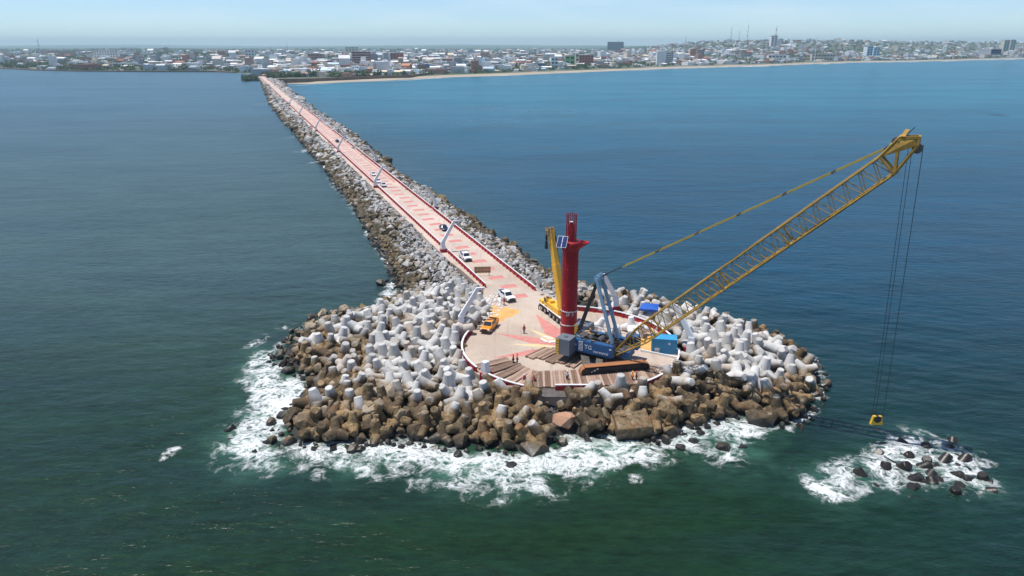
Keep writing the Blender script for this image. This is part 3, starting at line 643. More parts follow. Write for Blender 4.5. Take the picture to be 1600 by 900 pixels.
# dark rocks filling the gap under the ledge
g = random.Random(91); it = []
for _ in range(190):
    u, v = g.uniform(838, 925), g.uniform(612, 668); p = P(u, v, 2.6 - (v - 612) * .036); it.append((g.randrange(10), np.array(rrot(g)) * g.uniform(.5, 1.15), tuple(p)))
M['blackrock'] = pm('black_wet_stone', (.06, .055, .055), .7, .5, .4, bump=.1, dirt=(.16, .12, .07), objcoord=False)
merge('black_rocks', ROCKS, it, M['blackrock'], label='black rocks filling the gap under the ledge at the platform front', cat='rocks')
# hero pieces at the water's edge
b = MB(); b.box((0, 0, 0), (5.4, 4.6, 3.6), M['rockbrown'], taper=(.93, .9)); o = b.build('concrete_block'); p = P(990, 684, .4); o.location = (p.x, p.y + 2.0, .9); o.rotation_euler = (.22, -.04, .10)
m_ = o.modifiers.new('bevel', 'BEVEL'); m_.width = .22; m_.segments = 2
tag(o, 'big square brown concrete block with a flat sloping top at the water\'s edge', 'block')
for (u, v, k, mt, lab, z) in [(835, 708, 2.5, 'rockbrown', 'largest dark angular boulder at the foot of the mound in the foam', .2), (882, 660, 2.2, 'tan', 'pinkish tan boulder between tetrapods left of the square block', 1.5),
                              (1190, 658, 3.2, 'rockbrown', 'wide dark brown rock in the surf below the right slope', .4), (870, 632, 1.8, 'black', 'black rock in the gap below the crane mats', 1.8), (792, 648, 1.7, 'black', 'dark grey rock among tetrapods left of the black gap', 1.6)]:
    mt_ = {'tan': pm('pinkish_stone', (.44, .25, .16), .9, .2, .5, bump=.1), 'black': pm('black_stone', (.045, .042, .045), .7, .3, .5, bump=.1)}.get(mt) or M[mt]
    me = proto_mesh('boulder', rock_proto(int(u), 22, .7), mt_); o = link('boulder', me); p = P(u, v, z); o.location = (p.x, p.y + .8, z); o.scale = (k * 1.1, k, k); o.rotation_euler = (.2, .1, u)
    tag(o, lab, 'boulder')

# ---------------------------------------------------------------- platform, road, paint
def ring(r, n=96, a0=0, a1=2 * math.pi): return [(CC.x + r * math.cos(a0 + (a1 - a0) * k / n), CC.y + r * math.sin(a0 + (a1 - a0) * k / n)) for k in range(n)]
b = MB(); b.prism(ring(CR), -1.0, DECK, M['deck']); tag(b.build('platform'), kind='structure')
b = MB(); ap = [road_pt(38, -HW - 1.6), road_pt(30, -HW - 1.0), road_pt(16, -HW - .8), road_pt(6, -HW - 4.4), road_pt(-8, -HW - 5.2), road_pt(-8, HW + 2.2), road_pt(8, HW + 1.8), road_pt(15, HW + .3), road_pt(38, HW + .3)]
b.prism(ap, -.5, DECK - .004, M['deck']); tag(b.build('apron'), kind='structure')
b = MB(); b.prism([road_pt(37.99, -HW - 1.7), road_pt(37.99, HW + .35), road_pt(1230, HW + .35), road_pt(1230, -HW - 1.7)][::-1], 1.0, DECK - .002, M['road']); tag(b.build('road'), kind='structure')
def sheet(poly, z, mat, name, parent=None):
    mb = MB(); mb.prism(poly, z - .003, z, mat); return mb.build(name, parent)
road_paint = empty('road_paint'); road_paint['kind'] = 'structure'
def panel_mesh():
    mb = MB(); mb.box((0, 0, 0), (3.6, 2.3, .008), M['paintred']); return mb.mesh('painted_panel')
pmx = panel_mesh(); s = 9.5; k = 0
while s < 520:
    x, y = road_pt(s, 0.1 + .25 * math.sin(k * 2.1)); o = link('painted_panel', pmx, road_paint); o.location = (x, y, DECK + .004); o.rotation_euler = (0, 0, math.atan2(RN.y, RN.x)); k += 1
    s += 6.9 if s < 120 else 6.9
for side in (-1, 1):                        # narrow pink edge strips
    b = MB(); b.prism([road_pt(150, side * 3.0), road_pt(150, side * 3.7), road_pt(1225, side * 3.7), road_pt(1225, side * 3.0)], DECK + .001, DECK + .004, M['paintred']); b.build('edge_stripe', road_paint)
star = empty('compass_star'); star['kind'] = 'structure'
def ray(a, r0, r1, w, mat, z):
    d = Vector((math.cos(R(a)), math.sin(R(a)))); n = Vector((-d.y, d.x)); q = [CC + d * 1.5, CC + d * r0 - n * w, CC + d * r1, CC + d * r0 + n * w]
    sheet([(p.x, p.y) for p in q], z, mat, 'painted_ray', star)
for a_, w_, l_ in ((108, 2.0, 17.2), (153, 1.5, 14.4), (199, 1.2, 14.6), (63, 1.4, 13), (350, 1.3, 12)): ray(a_, 6.5, l_, w_, M['paintred'], DECK + .005)
for a_, l_ in ((128, 11.6), (172, 10.6), (85, 10.0)): ray(a_, 5.4, l_, .75, M['paintyel'], DECK + .009)

# parapets: red wall with buttress posts under a white cap
POST = None
def parapet(path, label, closed=False, group='parapets of the pier', step=2.3, capw=.32):
    t = empty('parapet', (path[0][0], path[0][1], DECK)); tag(t, label, 'parapet', group); o0 = Vector((path[0][0], path[0][1], DECK))
    w, cp, rl = MB(), MB(), MB()
    L = 0; acc = step / 2
    for (x0, y0), (x1, y1) in zip(path, path[1:]):
        p, q = Vector((x0, y0, DECK)) - o0, Vector((x1, y1, DECK)) - o0; d = (q - p); ln = d.length; d.normalize()
        w.bar(p + Vector((0, 0, .24)) - d * .01, q + Vector((0, 0, .24)) + d * .01, .26, .5, M['red']); cp.bar(p + Vector((0, 0, .93)), q + Vector((0, 0, .93)), capw, .14, M['white'])
        rl.bar(p + Vector((0, 0, .66)), q + Vector((0, 0, .66)), .1, .12, M['red'])
        while acc < ln:
            c = p + d * acc; o = link('post', post_mesh, t); o.location = c; o.rotation_euler = (0, 0, math.atan2(d.y, d.x)); acc += step
        acc -= ln
    w.build('wall', t); cp.build('cap_rail', t); rl.build('mid_rail', t); return t
b = MB(); b.box((0, 0, .44), (.42, .62, .88), M['red'], taper=(.8, .7)); post_mesh = b.mesh('post')
def arc(a0, a1, r=CR - .25):
    n = max(2, int(abs(a1 - a0) / 4)); return [(CC.x + r * math.cos(R(a0 + (a1 - a0) * k / n)), CC.y + r * math.sin(R(a0 + (a1 - a0) * k / n))) for k in range(n + 1)]
parapet(arc(158, 213), 'curved red parapet with white cap on the platform\'s left edge below the orange pickup'); parapet(arc(217, 244), 'curved red and white parapet at the platform front by the crouching workers')
parapet([(6.6, 99.9), (12.6, 99.9)], 'straight-looking red and white parapet piece in front of the crane mats'); parapet(arc(304, 352), 'curved red parapet at the right front of the platform below the container')
parapet(arc(359, 418), 'curved red parapet behind the blue container'); parapet(arc(420, 452), 'curved red parapet on the far side behind the pale blue mast')
LAMP_L = [55.5 + 94 * 0, 44.6]
def side_runs(side, ends, names):
    for (a, b_), nm in zip(ends, names):
        n = max(1, int((b_ - a) / 60)); off = side * (HW - .1) ; parapet([road_pt(a + (b_ - a) * k / n, off) for k in range(n + 1)], nm, step=2.3 if b_ < 330 else 4.6, capw=.2)
LS = [48.3, 142.3, 241.5, 340, 449, 548]; RS = [98.5, 202.5, 297, 396, 496]
side_runs(-1, [(17.3, 47), (49.6, 141), (143.6, 240), (243, 339), (341.5, 1220)], ['short left road parapet from the wooden signboard to the nearest left lamp post', 'left road parapet between the two nearest left lamp posts',
          'left road parapet from the white cars\' lamp post to the dark car', 'left road parapet just beyond the farther dark car', 'long far left road parapet running to the town'])
side_runs(1, [(11.5, 97), (100, 201), (204, 296), (298.5, 1220)], ['right road parapet from the platform to the first right lamp post', 'right road parapet opposite the white cars', 'right road parapet beside the farther dark car', 'long far right road parapet running to the town'])

# ---------------------------------------------------------------- slanting lamp posts
def lamp_post(x, y, ang, label, arm=True, group='white slanting lamp posts of the pier'):
    t = empty('lamp_post', (x, y, DECK - 1.2), ang); tag(t, label, 'lamp post', group)
    b = MB(); b.box((0, 0, 1.0), (1.7, 1.3, 2.0), M['red']); b.build('plinth', t)
    b = MB(); b.extr([(-.55, 2.0), (.55, 2.0), (.45, 3.9), (-.45, 3.9)], -.7, .3, M['white']); b.box((.5, 0, 2.35), (.4, .9, .7), M['white'], taper=(.3, 1), shift=(-.14, 0)); b.build('pedestal', t)
    if arm:
        b = MB(); b.bar((-.25, 0, 3.7), (3.0, 0, 9.0), .66, .9, M['white'], taper=.72); b.build('arm', t)
        b = MB(); b.bar((2.75, 0, 8.98), (4.3, 0, 9.02), .46, .34, M['white'], taper=.8); h = b.build('lamp_head', t)
        b = MB(); b.box((3.75, 0, 8.76), (.8, .32, .08), M['lamp']); b.build('lamp_glass', h)
    return t
an_l = math.atan2(RN.y, RN.x)
nl = ['lamp post on the left parapet beside the second white pickup', 'lamp post on the left parapet next to the white cars', 'lamp post on the left parapet near the farther dark car', 'fourth lamp post along the left parapet, counted from the pickup', 'fifth lamp post along the left parapet', 'sixth lamp post along the left parapet, nearest the town']
for s, n in zip(LS, nl): x, y = road_pt(s, -HW - .75); lamp_post(x, y, an_l, 'white slanting ' + n)
nr = ['first lamp post along the right parapet, beyond the dark sedan', 'second lamp post on the right parapet, opposite the white cars', 'third lamp post on the right parapet', 'fourth lamp post on the right parapet', 'fifth lamp post on the right parapet, nearest the town']
for s, n in zip(RS, nr): x, y = road_pt(s, HW + .75); lamp_post(x, y, an_l + math.pi, 'white slanting ' + n)
lamp_post(-9.2, 125.0, R(12), 'white slanting lamp post on the platform\'s left edge beside the orange pickup')
lamp_post(20.4, 135.4, R(-150), 'white slanting lamp post behind the pale blue crane mast on the far edge')
lamp_post(30.6, 114.8, R(150), 'white slanting lamp post on a red plinth right of the blue container')
p = P(764, 586); lamp_post(p.x - .4, p.y - .6, R(45), 'bare white lamp pedestal without its arm on the platform\'s left front edge', arm=False)

# ---------------------------------------------------------------- red lighthouse tower
TX, TY = 10.15, 120.4
def tower():
    t = empty('lighthouse_tower', (TX, TY, DECK)); tag(t, 'tall dark red lighthouse tower with solar panels and an open cage on top', 'lighthouse')
    b = MB(); b.lathe([(1.36, 0), (1.38, .1), (1.47, 3.0)], 32, M['red']); b.build('base_section', t)
    b = MB(); b.lathe([(1.45, 3.0), (1.43, 5.6)], 32, M['red']); b.build('lower_section', t)
    b = MB(); b.lathe([(1.40, 5.6), (1.36, 16.4), (1.36, 16.6)], 32, tower_red); b.build('shaft', t)
    g = random.Random(3)
    for z in (3.0, 5.6):
        b = MB()
        for k in range(40):
            a = 2 * math.pi * k / 40; a2 = 2 * math.pi * (k + 1) / 40; zz = z + g.uniform(-.07, .07); h = g.uniform(.04, .1); r = 1.49
            b.bar((r * math.cos(a), r * math.sin(a), zz), (r * math.cos(a2), r * math.sin(a2), zz), .05, h * 2, M['white'])
        b.build('white_joint_ring', t)
    b = MB(); b.lathe([(1.36, 16.6), (1.46, 17.2), (1.75, 17.8), (1.78, 18.15), (.3, 18.15)], 32, M['red']); b.build('gallery', t)
    b = MB(); n = 8; vs = []
    for k in range(n + 1):
        aa = R(-62 + 80 * k / n); w = math.sin(math.pi * (k + .6) / (n + 1.2)); ro = 1.5 + 1.75 * w
        for r_, z_ in ((1.36, 16.7), (ro, 17.95 + .1 * w), (ro, 18.1 + .1 * w), (1.36, 16.95)): vs.append((r_ * math.cos(aa), r_ * math.sin(aa), z_))
    b.add(vs, [(4 * k + i, 4 * k + (i + 1) % 4, 4 * k + 4 + (i + 1) % 4, 4 * k + 4 + i) for k in range(n) for i in range(4)], M['red']); b.build('flared_wing', t)
    b = MB()
    for k in range(10):
        a = 2 * math.pi * (k + .5) / 10; ca, sa = math.cos(a), math.sin(a); b.bar((1.38 * ca, 1.38 * sa, 16.5), (1.92 * ca, 1.92 * sa, 17.95), .12, .18, M['red'])
    b.build('bracket', t)
    b = MB()
    for k in range(24): z = .4 + k * .66; b.bar((1.50 * math.cos(2.6), 1.50 * math.sin(2.6), z), (1.50 * math.cos(2.9), 1.50 * math.sin(2.9), z), .05, .05, M['steel'])
    for q_ in (2.6, 2.9): b.bar((1.52 * math.cos(q_), 1.52 * math.sin(q_), .1), (1.52 * math.cos(q_), 1.52 * math.sin(q_), 16.4), .05, .05, M['steel'])
    b.build('ladder', t)
    for z in (8.4, 11.2, 14.0): b = MB(); b.lathe([(1.42, z), (1.42, z + .09)], 32, M['red'], cap=False); b.build('weld_band', t)
    b = MB(); b.lathe([(.62, 18.1), (.55, 21.0), (.5, 21.1)], 16, M['red']); b.build('lantern_core', t)
    b = MB()
    for k in range(14):
        a = 2 * math.pi * k / 14; b.tube((0.86 * math.cos(a), 0.86 * math.sin(a), 18.15), (0.86 * math.cos(a), 0.86 * math.sin(a), 22.9), .05, n=6, m=M['red'])
    for z in (19.4, 21.2, 22.9):
        for k in range(20):
            a = 2 * math.pi * k / 20; a2 = 2 * math.pi * (k + 1) / 20; b.bar((0.86 * math.cos(a), 0.86 * math.sin(a), z), (0.86 * math.cos(a2), 0.86 * math.sin(a2), z), .07, .07, M['red'])
    b.build('cage', t)
    b = MB(); b.box((0, 0, 21.2), (.5, .5, .35), M['glass']); b.box((0, 0, 21.5), (.6, .6, .1), M['white']); b.build('light', t)
    # solar panels on the left of the gallery, tipped towards the sea
    e1 = Vector((.93, -.36, 0)).normalized(); e2 = Vector((-1.30, -.5, -1.25)); e2 = (e2 - e1 * e2.dot(e1)).normalized(); e3 = e1.cross(e2)
    if e3.z < 0: e3 = -e3; e1 = -e1
    M3 = Matrix((e2, e1, e3)).transposed()
    for k in (-1, 1):
        c = Vector((-1.65, -1.75, 18.45)) + M3 @ Vector((0, k * .44, 0)); f = MB(); f.box(c, (2.1, .86, .07), M['white'], rot=M3); fo = f.build('solar_panel', t)
        f = MB(); f.box(c + e3 * .045, (1.98, .75, .03), M['solar'], rot=M3); f.build('solar_cells', fo)
    b = MB(); b.bar((-1.1, -1.0, 17.9), (-1.75, -1.9, 18.35), .12, .12, M['red']); b.bar((-1.1, -1.1, 17.0), (-2.2, -2.2, 17.9), .09, .09, M['red']); b.build('panel_bracket', t)
    text_on('SP 3', t, (TX, TY, DECK), 1.45, 4.85, .8)
def mat_tower():
    t = NT('spattered_red_paint'); p = t.pos()
    a = t.noise(0.5, 5, p); c = t.mix(t.sst(a, .35, .65), (.25, .007, .014), (.33, .010, .020))
    c = t.mix(t.math('MULTIPLY', t.sst(t.noise(2.9, 3, p), .68, .71), .7), c, (.62, .40, .36))
    t.to(c, 'Base Color'); t.b.inputs['Roughness'].default_value = .6; t.b.inputs['Specular IOR Level'].default_value = .25; return t.m
tower_red = mat_tower()
def text_mesh(s, size):
    cu = bpy.data.curves.new('text', 'FONT'); cu.body = s; cu.size = size; cu.extrude = .01; cu.align_x = 'CENTER'; cu.resolution_u = 2
    o = bpy.data.objects.new('text', cu); COL.objects.link(o); bpy.context.view_layer.update()
    me = bpy.data.meshes.new_from_object(o.evaluated_get(bpy.context.evaluated_depsgraph_get())); bpy.data.objects.remove(o); return me
def text_on(s, parent, c, r, z, size):     # lettering wrapped on the tower's near face
    me = text_mesh(s, size)
    for v in me.vertices:
        a = -math.pi / 2 + v.co.x / r; rr = r + .03 + v.co.z; v.co = Vector((rr * math.cos(a), rr * math.sin(a), z + v.co.y))
    me.materials.clear(); me.materials.append(M['white']); link('lettering', me, parent)
tower()

# ---------------------------------------------------------------- crawler crane
H2 = Vector((.862, -.507, 0)).normalized(); HL = Vector((-H2.y, H2.x, 0))    # forward, and to the crane's left (away from the viewer)
CRC = Vector((16.4, 110.5, DECK))
def crawler():
    t = empty('crawler_crane', CRC); tag(t, 'big blue crawler crane with a long yellow lattice boom over the sea', 'crane')
    ang = math.atan2(H2.y, H2.x)
    up = empty('upper_structure', (0, 0, 0), ang, t)
    # house: engine deck with side boxes, local x forward, y left
    b = MB(); b.box((-2.25, -1.9, 2.7), (6.9, 1.1, 2.0), M['blue']); b.build('side_box', up)
    b = MB(); b.box((-2.0, 2.3, 2.75), (7.4, 1.1, 1.9), M['blue']); b.build('side_box', up)
    b = MB(); b.box((-1.8, .2, 2.25), (8.2, 3.2, .8), M['steel']); b.box((2.9, .2, 2.25), (1.4, 2.6, 1.0), M['blue']); b.build('main_frame', up)
    b = MB(); b.box((2.6, 3.1, 3.1), (2.3, 1.5, 2.3), M['blue'], taper=(.85, 1)); c = b.build('cab', up)
    b = MB(); b.box((3.76, 3.1, 3.2), (.06, 1.2, 1.4), M['glass']); b.box((2.6, 2.33, 3.4), (1.5, .05, 1.1), M['glass']); b.build('window', c)
    for x, r in ((-3.9, .62), (-2.1, .55), (-.4, .55)):
        b = MB(); b.tube((x, -.9, 3.25), (x, 1.5, 3.25), r, n=14, m=M['steel']); b.tube((x, -1.0, 3.25), (x, -.9, 3.25), r + .22, n=14, m=M['black']); b.tube((x, 1.5, 3.25), (x, 1.6, 3.25), r + .22, n=14, m=M['black']); b.build('winch', up)
    b = MB(); b.box((-5.0, .3, 3.3), (1.3, 2.2, 1.2), M['steel']); b.box((.9, .9, 3.1), (.9, 1.1, .9), M['steel']); b.build('engine', up)
    g = random.Random(4)
    b = MB()
    for _ in range(26): x, y = g.uniform(-5.4, 1.4), g.uniform(-2.2, 2.6); b.box((x, y, 3.76 + g.uniform(0, .15)), (g.uniform(.2, .9), g.uniform(.1, .5), g.uniform(.06, .4)), M[g.choice(['steel', 'plywood', 'black', 'steel'])], rz=g.uniform(0, 3))
    b.build('deck_gear', up)
    for y in (-2.4, 2.8):
        b = MB()
        for x in np.arange(-5.5, 2.0, 1.2): b.tube((x, y, 3.7), (x, y, 4.75), .035, n=5, m=M['steel'])
        b.bar((-5.6, y, 4.75), (1.9, y, 4.75), .06, .06, M['steel']); b.bar((-5.6, y, 4.25), (1.9, y, 4.25), .05, .05, M['steel']); b.build('handrail', up)
    b = MB()
    for k in range(7): b.box((-4.35, -2.49, 2.05 + k * .25), (.6, .07, .05), M['white'])
    b.box((-4.67, -2.49, 2.8), (.05, .08, 1.7), M['white']); b.box((-4.03, -2.49, 2.8), (.05, .08, 1.7), M['white']); b.build('ladder', up)
    for x in (-4.2, -2.2, -.3):
        b = MB(); b.box((x + .9, -2.462, 2.75), (1.9, .03, 1.55), M['blue']); b.build('door_panel', up)
    for s, sz, x, z in (('TG', 1.0, -3.0, 2.5), ('nereteral', .72, -.75, 2.1)):
        me = text_mesh(s, sz)
        for v in me.vertices: v.co = Vector((v.co.x + x, -2.50 - v.co.z, z + v.co.y))
        me.materials.clear(); me.materials.append(M['white']); link('lettering', me, up)
    b = MB(); b.box((.9, -2.49, 3.2), (.35, .02, .25), M['white']); b.box((-5.3, -2.49, 2.9), (.3, .02, .25), M['white']); b.build('sticker', up)
    # counterweights: two stacks of slabs
    for y in (-3.5, 3.7):
        cw = empty('counterweight', (-6.6, y, 1.55), 0, up)
        for k in range(6):
            b = MB(); b.box((0, 0, .24 + k * .46), (2.5, 2.6, .45), M['grey']); b.build('slab', cw)
        for k in range(6):
            b = MB(); b.box((-1.27, -1.0, .24 + k * .46), (.06, .55, .3), M['hazard'], rot=Euler((0, 0, 0)).to_matrix()); b.box((-1.27, .9, .24 + k * .46), (.06, .45, .3), M['hazard']); b.box((-.95, -1.32, .24 + k * .46), (.6, .06, .3), M['hazard']); b.build('hazard_stripe', cw)
        b = MB(); b.tube((0, 0, 2.76), (0, 0, 2.9), .3, n=10, m=M['steel']); b.build('lifting_lug', cw)
    b = MB(); b.box((-6.4, .1, 1.45), (1.6, 8.0, .3), M['black']); b.box((-5.5, .1, 1.9), (1.2, 3.4, .9), M['black']); b.build('counterweight_tray', up)
    # undercarriage
    ta = R(11.5); un = empty('undercarriage', (-.8, 0, 0), ta, t)
    b = MB(); b.tube((0, 0, .75), (0, 0, 1.85), 1.55, n=24, m=M['black']); b.box((0, 0, .95), (2.8, 3.0, .7), M['black']); b.build('slew_base', un)
    for x in (-2.6, 2.4):
        b = MB(); b.bar((x * .4, 0, .95), (x, -4.2, .8), 1.1, .6, M['steel']); b.bar((x * .4, 0, .95), (x, 4.2, .8), 1.1, .6, M['black']); b.build('carbody_arm', un)
    b = MB(); b.bar((-3.2, 1.8, 1.1), (-4.3, -3.4, .75), 1.3, .3, M['steel']); b.build('access_plate', un)
    for y in (-4.5, 4.5):
        tr = empty('track', (0, y, 0), 0, un); L, rr = 5.0, .72
        b = MB(); b.box((0, 0, .78), (2 * L - .5, .62, .95), M['black']); b.build('side_frame', tr)
        for x in (-L, L): b = MB(); b.tube((x, -.45, rr + .06), (x, .45, rr + .06), rr - .1, n=16, m=M['black']); b.build('idler_wheel', tr)
        for k in range(9): b = MB(); x = -L + 1.2 + k * (2 * L - 2.4) / 8; b.tube((x, -.46, .36), (x, .46, .36), .28, n=10, m=M['black']); b.build('roller', tr)
        per = 4 * L + 2 * math.pi * rr; n = 76
        for k in range(n):
            s = k / n * per
            if s < 2 * L: x, z, a = -L + s, 2 * rr + .06, 0
            elif s < 2 * L + math.pi * rr: th = (s - 2 * L) / rr; x, z, a = L + rr * math.sin(th), rr + .06 + rr * math.cos(th), th
            elif s < 4 * L + math.pi * rr: x, z, a = L - (s - 2 * L - math.pi * rr), .06, math.pi
            else: th = (s - 4 * L - math.pi * rr) / rr; x, z, a = -L - rr * math.sin(th), rr + .06 - rr * math.cos(th), math.pi + th
            o = link('track_pad', pad_mesh, tr); o.location = (x, 0, z + (.12 if a == 0 else 0)); o.rotation_euler = (0, a, 0)
        for k, (x, z) in enumerate(((-3.9, .62), (-3.45, .86), (-3.0, 1.1))): b = MB(); b.box((x, -.33, z), (.34, .05, .22), M['concwhite']); b.build('white_mark', tr)
    # boom
    foot = Vector((17.1, 109.6, DECK + 2.0)) - CRC; tip = Vector((49.2, 90.9, 41.1)) - CRC
    ax = (tip - foot).normalized(); side = HL; nrm = ax.cross(side).normalized()
    if nrm.z < 0: nrm = -nrm
    Lb = (tip - foot).length
    bo = MB(); bo.bar(foot - side * 1.1, foot + side * 1.1, .5, .5, M['steel']); boom = bo.build('boom', t)
    def prof(s):                           # half width, half depth along the boom
        a = min(1, .14 + s / 7.5); e = min(1, .55 + (Lb - s) / 5.0); return 1.42 * min(1, .75 + s / 20) * e, 1.38 * a * e
    def pt(s, i, j): w, d = prof(s); return foot + ax * s + side * w * i + nrm * d * j
    bar_mesh = unit_bar(M['yellow'])
    def ubar(p, q, r, name):
        o = link(name, bar_mesh, boom); d = q - p; o.location = p; o.rotation_mode = 'QUATERNION'; o.rotation_quaternion = d.to_track_quat('Z', 'Y'); o.scale = (r, r, d.length)
    st = [0, 2.2, 4.3, 6.4, 8.5] + [8.5 + k * (Lb - 13.0) / 17 for k in range(1, 18)] + [Lb - 2.6]
    for i in (-1, 1):
        for j in (-1, 1):
            b = MB()
            for a, c in zip(st, st[1:]): b.tube(pt(a, i, j), pt(c, i, j), .125, n=7, m=M['yellow'], caps=False)
            b.build('chord', boom)
    for k, (a, c) in enumerate(zip(st, st[1:])):
        for i in (-1, 1):
            m_ = (a + c) / 2; ubar(pt(a, i, -1), pt(m_, i, 1), .062, 'lacing_bar'); ubar(pt(m_, i, 1), pt(c, i, -1), .066, 'lacing_bar')
        for j in (-1, 1):
            f = -1 if k % 2 else 1; ubar(pt(a, f, j), pt(c, -f, j), .058, 'lacing_bar')
            if j == 1 or k % 2 == 0: ubar(pt(c, -1, j), pt(c, 1, j), .055, 'lacing_bar')
    for s_ in (8.5, st[10], st[15], Lb - 2.6):
        b = MB()
        for i in (-1, 1): b.bar(pt(s_, i, -1), pt(s_, i, 1), .2, .2, M['yellow'], up=side)
        for j in (-1, 1): b.bar(pt(s_, -1, j), pt(s_, 1, j), .2, .2, M['yellow'])
        b.build('section_frame', boom)
    b = MB(); b.bar(pt(8, .0, 1.05), pt(Lb - 4, .0, 1.05), .3, .08, M['steel']); b.bar(pt(Lb * .5, -.9, -1.15), pt(Lb - 2, -.9, -1.15), .2, .06, M['steel']); b.build('walkway', boom)
    # head
    h0 = Lb - 2.6
    b = MB()
    for i in (-1, 1):
        p = [pt(h0, i, -1), pt(h0, i, 1), foot + ax * (Lb + .4) + side * .8 * i + nrm * 1.9, foot + ax * (Lb + 2.1) + side * .8 * i + nrm * .55, foot + ax * (Lb + 1.4) + side * .8 * i - nrm * .2]
        for a_, c_ in ((0, 1), (1, 2), (2, 3), (3, 4), (4, 0), (0, 2), (4, 2)): b.bar(p[a_], p[c_], .3, .3, M['yellow'])
        b.add([q_ + side * .06 * i for q_ in (p[1], p[2], p[3], p[4])] + [q_ - side * .06 * i for q_ in (p[1], p[2], p[3], p[4])], [(0, 1, 2, 3), (7, 6, 5, 4), (0, 4, 5, 1), (1, 5, 6, 2), (2, 6, 7, 3), (3, 7, 4, 0)], M['yellow'])
    for s_, nn in ((.4, 1.85), (1.5, .8), (2.1, .5), (1.2, -.1), (-1.0, 1.5)): b.bar(foot + ax * (Lb + s_) - side * .9 + nrm * nn, foot + ax * (Lb + s_) + side * .9 + nrm * nn, .3, .3, M['yellow'])
    for s_ in (-.8, 0, .8): b.bar(foot + ax * (Lb + s_) - side * 1.0 + nrm * 1.75, foot + ax * (Lb + s_ + .7) + side * 1.0 + nrm * (1.9 + .2 * s_), .5, .12, M['yellow'])
    b.bar(foot + ax * (Lb + .9) + nrm * 1.6, foot + ax * (Lb + 2.3) + nrm * 1.8 + side * .6, .08, .08, M['black']); b.build('boom_head', boom)
    for q_ in (-.5, 0, .5):
        b = MB(); c = foot + ax * (Lb + 1.15) - nrm * .45 + side * q_; b.tube(c - side * .16, c + side * .16, .62, n=16, m=M['steel'] if q_ else M['chrome']); b.build('sheave', boom)
    b = MB()
    for y in (-.5, .5): b.tube(foot + ax * (Lb - .2) + nrm * 1.8 + side * y - side * .1, foot + ax * (Lb - .2) + nrm * 1.8 + side * y + side * .1, .45, n=12, m=M['steel'])
    b.build('top_sheave', boom)
    # hoist ropes hanging to the hook block just above the water
    tipp = foot + ax * (Lb + 1.2)
    b = MB()
    for dx, dy, zz in ((.95, .3, 4.4), (.95, -.3, 4.4), (-.85, .25, 4.4), (-.35, -.2, 4.4)):
        top = tipp + ax * 0 + H2 * dx * .9 + side * dy; b.tube(top, (tipp.x + H2.x * dx * .75 + 1.3, tipp.y + H2.y * dx * .75, zz - DECK), .032, n=5, m=M['black'])
    b.build('hoist_rope', t)
    b = MB(); c = Vector((tipp.x + 1.3, tipp.y, 3.7 - DECK)); b.box(c, (1.7, .5, 1.3), M['hazard'], taper=(.7, .8)); b.tube(c - Vector((0, .32, -.2)), c + Vector((0, .32, .2)), .5, n=14, m=M['black']); b.tube(c - Vector((0, 0, .6)), c - Vector((0, 0, 1.3)), .12, n=8, m=M['steel']); b.bar(c - Vector((0, 0, 1.3)), c - Vector((-.4, 0, 1.6)), .18, .18, M['steel']); b.build('hook_block', t)
    # mast (A-frame), its rope falls and the pendants
    mt = Vector((14.1, 111.6, 18.0)) - CRC; fb = Vector((17.0, 109.9, DECK + 4.0)) - CRC
    mast = empty('mast', (0, 0, 0), 0, t)
    for i in (-1, 1):
        b = MB(); b.bar(fb + side * 1.3 * i, mt + side * .95 * i, .38, .5, M['paleblue']); b.build('mast_leg', mast)
    b = MB(); m1 = fb.lerp(mt, .42); b.bar(m1 - side * 1.15, m1 + side * 1.15, .28, .28, M['paleblue']); m1 = fb.lerp(mt, .96); b.bar(m1 - side * 1.0, m1 + side * 1.0, .4, .4, M['paleblue']); b.build('crossbar', mast)
    b = MB()
    for q_ in (-.8, -.35, .35, .8): b.tube(mt + side * (q_ - .08), mt + side * (q_ + .08), .55, n=14, m=M['paleblue'])
    b.build('mast_sheave', mast)
    b = MB(); b.bar(mt - H2 * .2 + side * .5, mt + H2 * 1.1 + side * .7 + Vector((0, 0, .5)), .25, .25, M['black']); b.build('mast_tip', mast)
    rear = CRC * 0 + H2 * (-6.0) + Vector((0, 0, 4.0))
    b = MB()
    for q_ in np.linspace(-1.1, 1.1, 9): b.tube(mt + side * q_ * .7, rear + side * q_, .04, n=5, m=M['black'])
    b.build('luffing_rope', t)
    b = MB(); b.bar(H2 * (-4.5) - side * 1.2 + Vector((0, 0, 3.6)), rear - side * 1.1, .2, .2, M['paleblue']); b.bar(H2 * (-4.5) + side * 1.2 + Vector((0, 0, 3.6)), rear + side * 1.1, .2, .2, M['paleblue']); b.bar(rear - side * 1.2, rear + side * 1.2, .3, .3, M['steel']); b.build('rear_gantry', t)
    for i in (-1, 1):
        a = mt + side * .6 * i; e = foot + ax * (Lb - 1.2) + nrm * 1.7 + side * .55 * i; k0 = .105
        b = MB(); b.tube(a, a.lerp(e, k0), .04, n=5, m=M['black']); b.build('bridle_rope', t)
        for q_ in range(6):
            p0, p1 = a.lerp(e, k0 + (1 - k0) * q_ / 6 + .003), a.lerp(e, k0 + (1 - k0) * (q_ + 1) / 6 - .003)
            b = MB(); b.bar(p0, p1, .13, .20, M['pendant']); b.bar(p1 - (p1 - p0).normalized() * .4, p1 + (p1 - p0).normalized() * .05, .2, .28, M['steel']); b.build('pendant_bar', t)
def unit_bar(mat):
    b = MB(); b.tube((0, 0, 0), (0, 0, 1), 1, n=6, m=mat, caps=False); return b.mesh('lacing_bar')
M['pendant'] = pm('pendant_olive_yellow', (.52, .36, .05), .5, .15, .5)
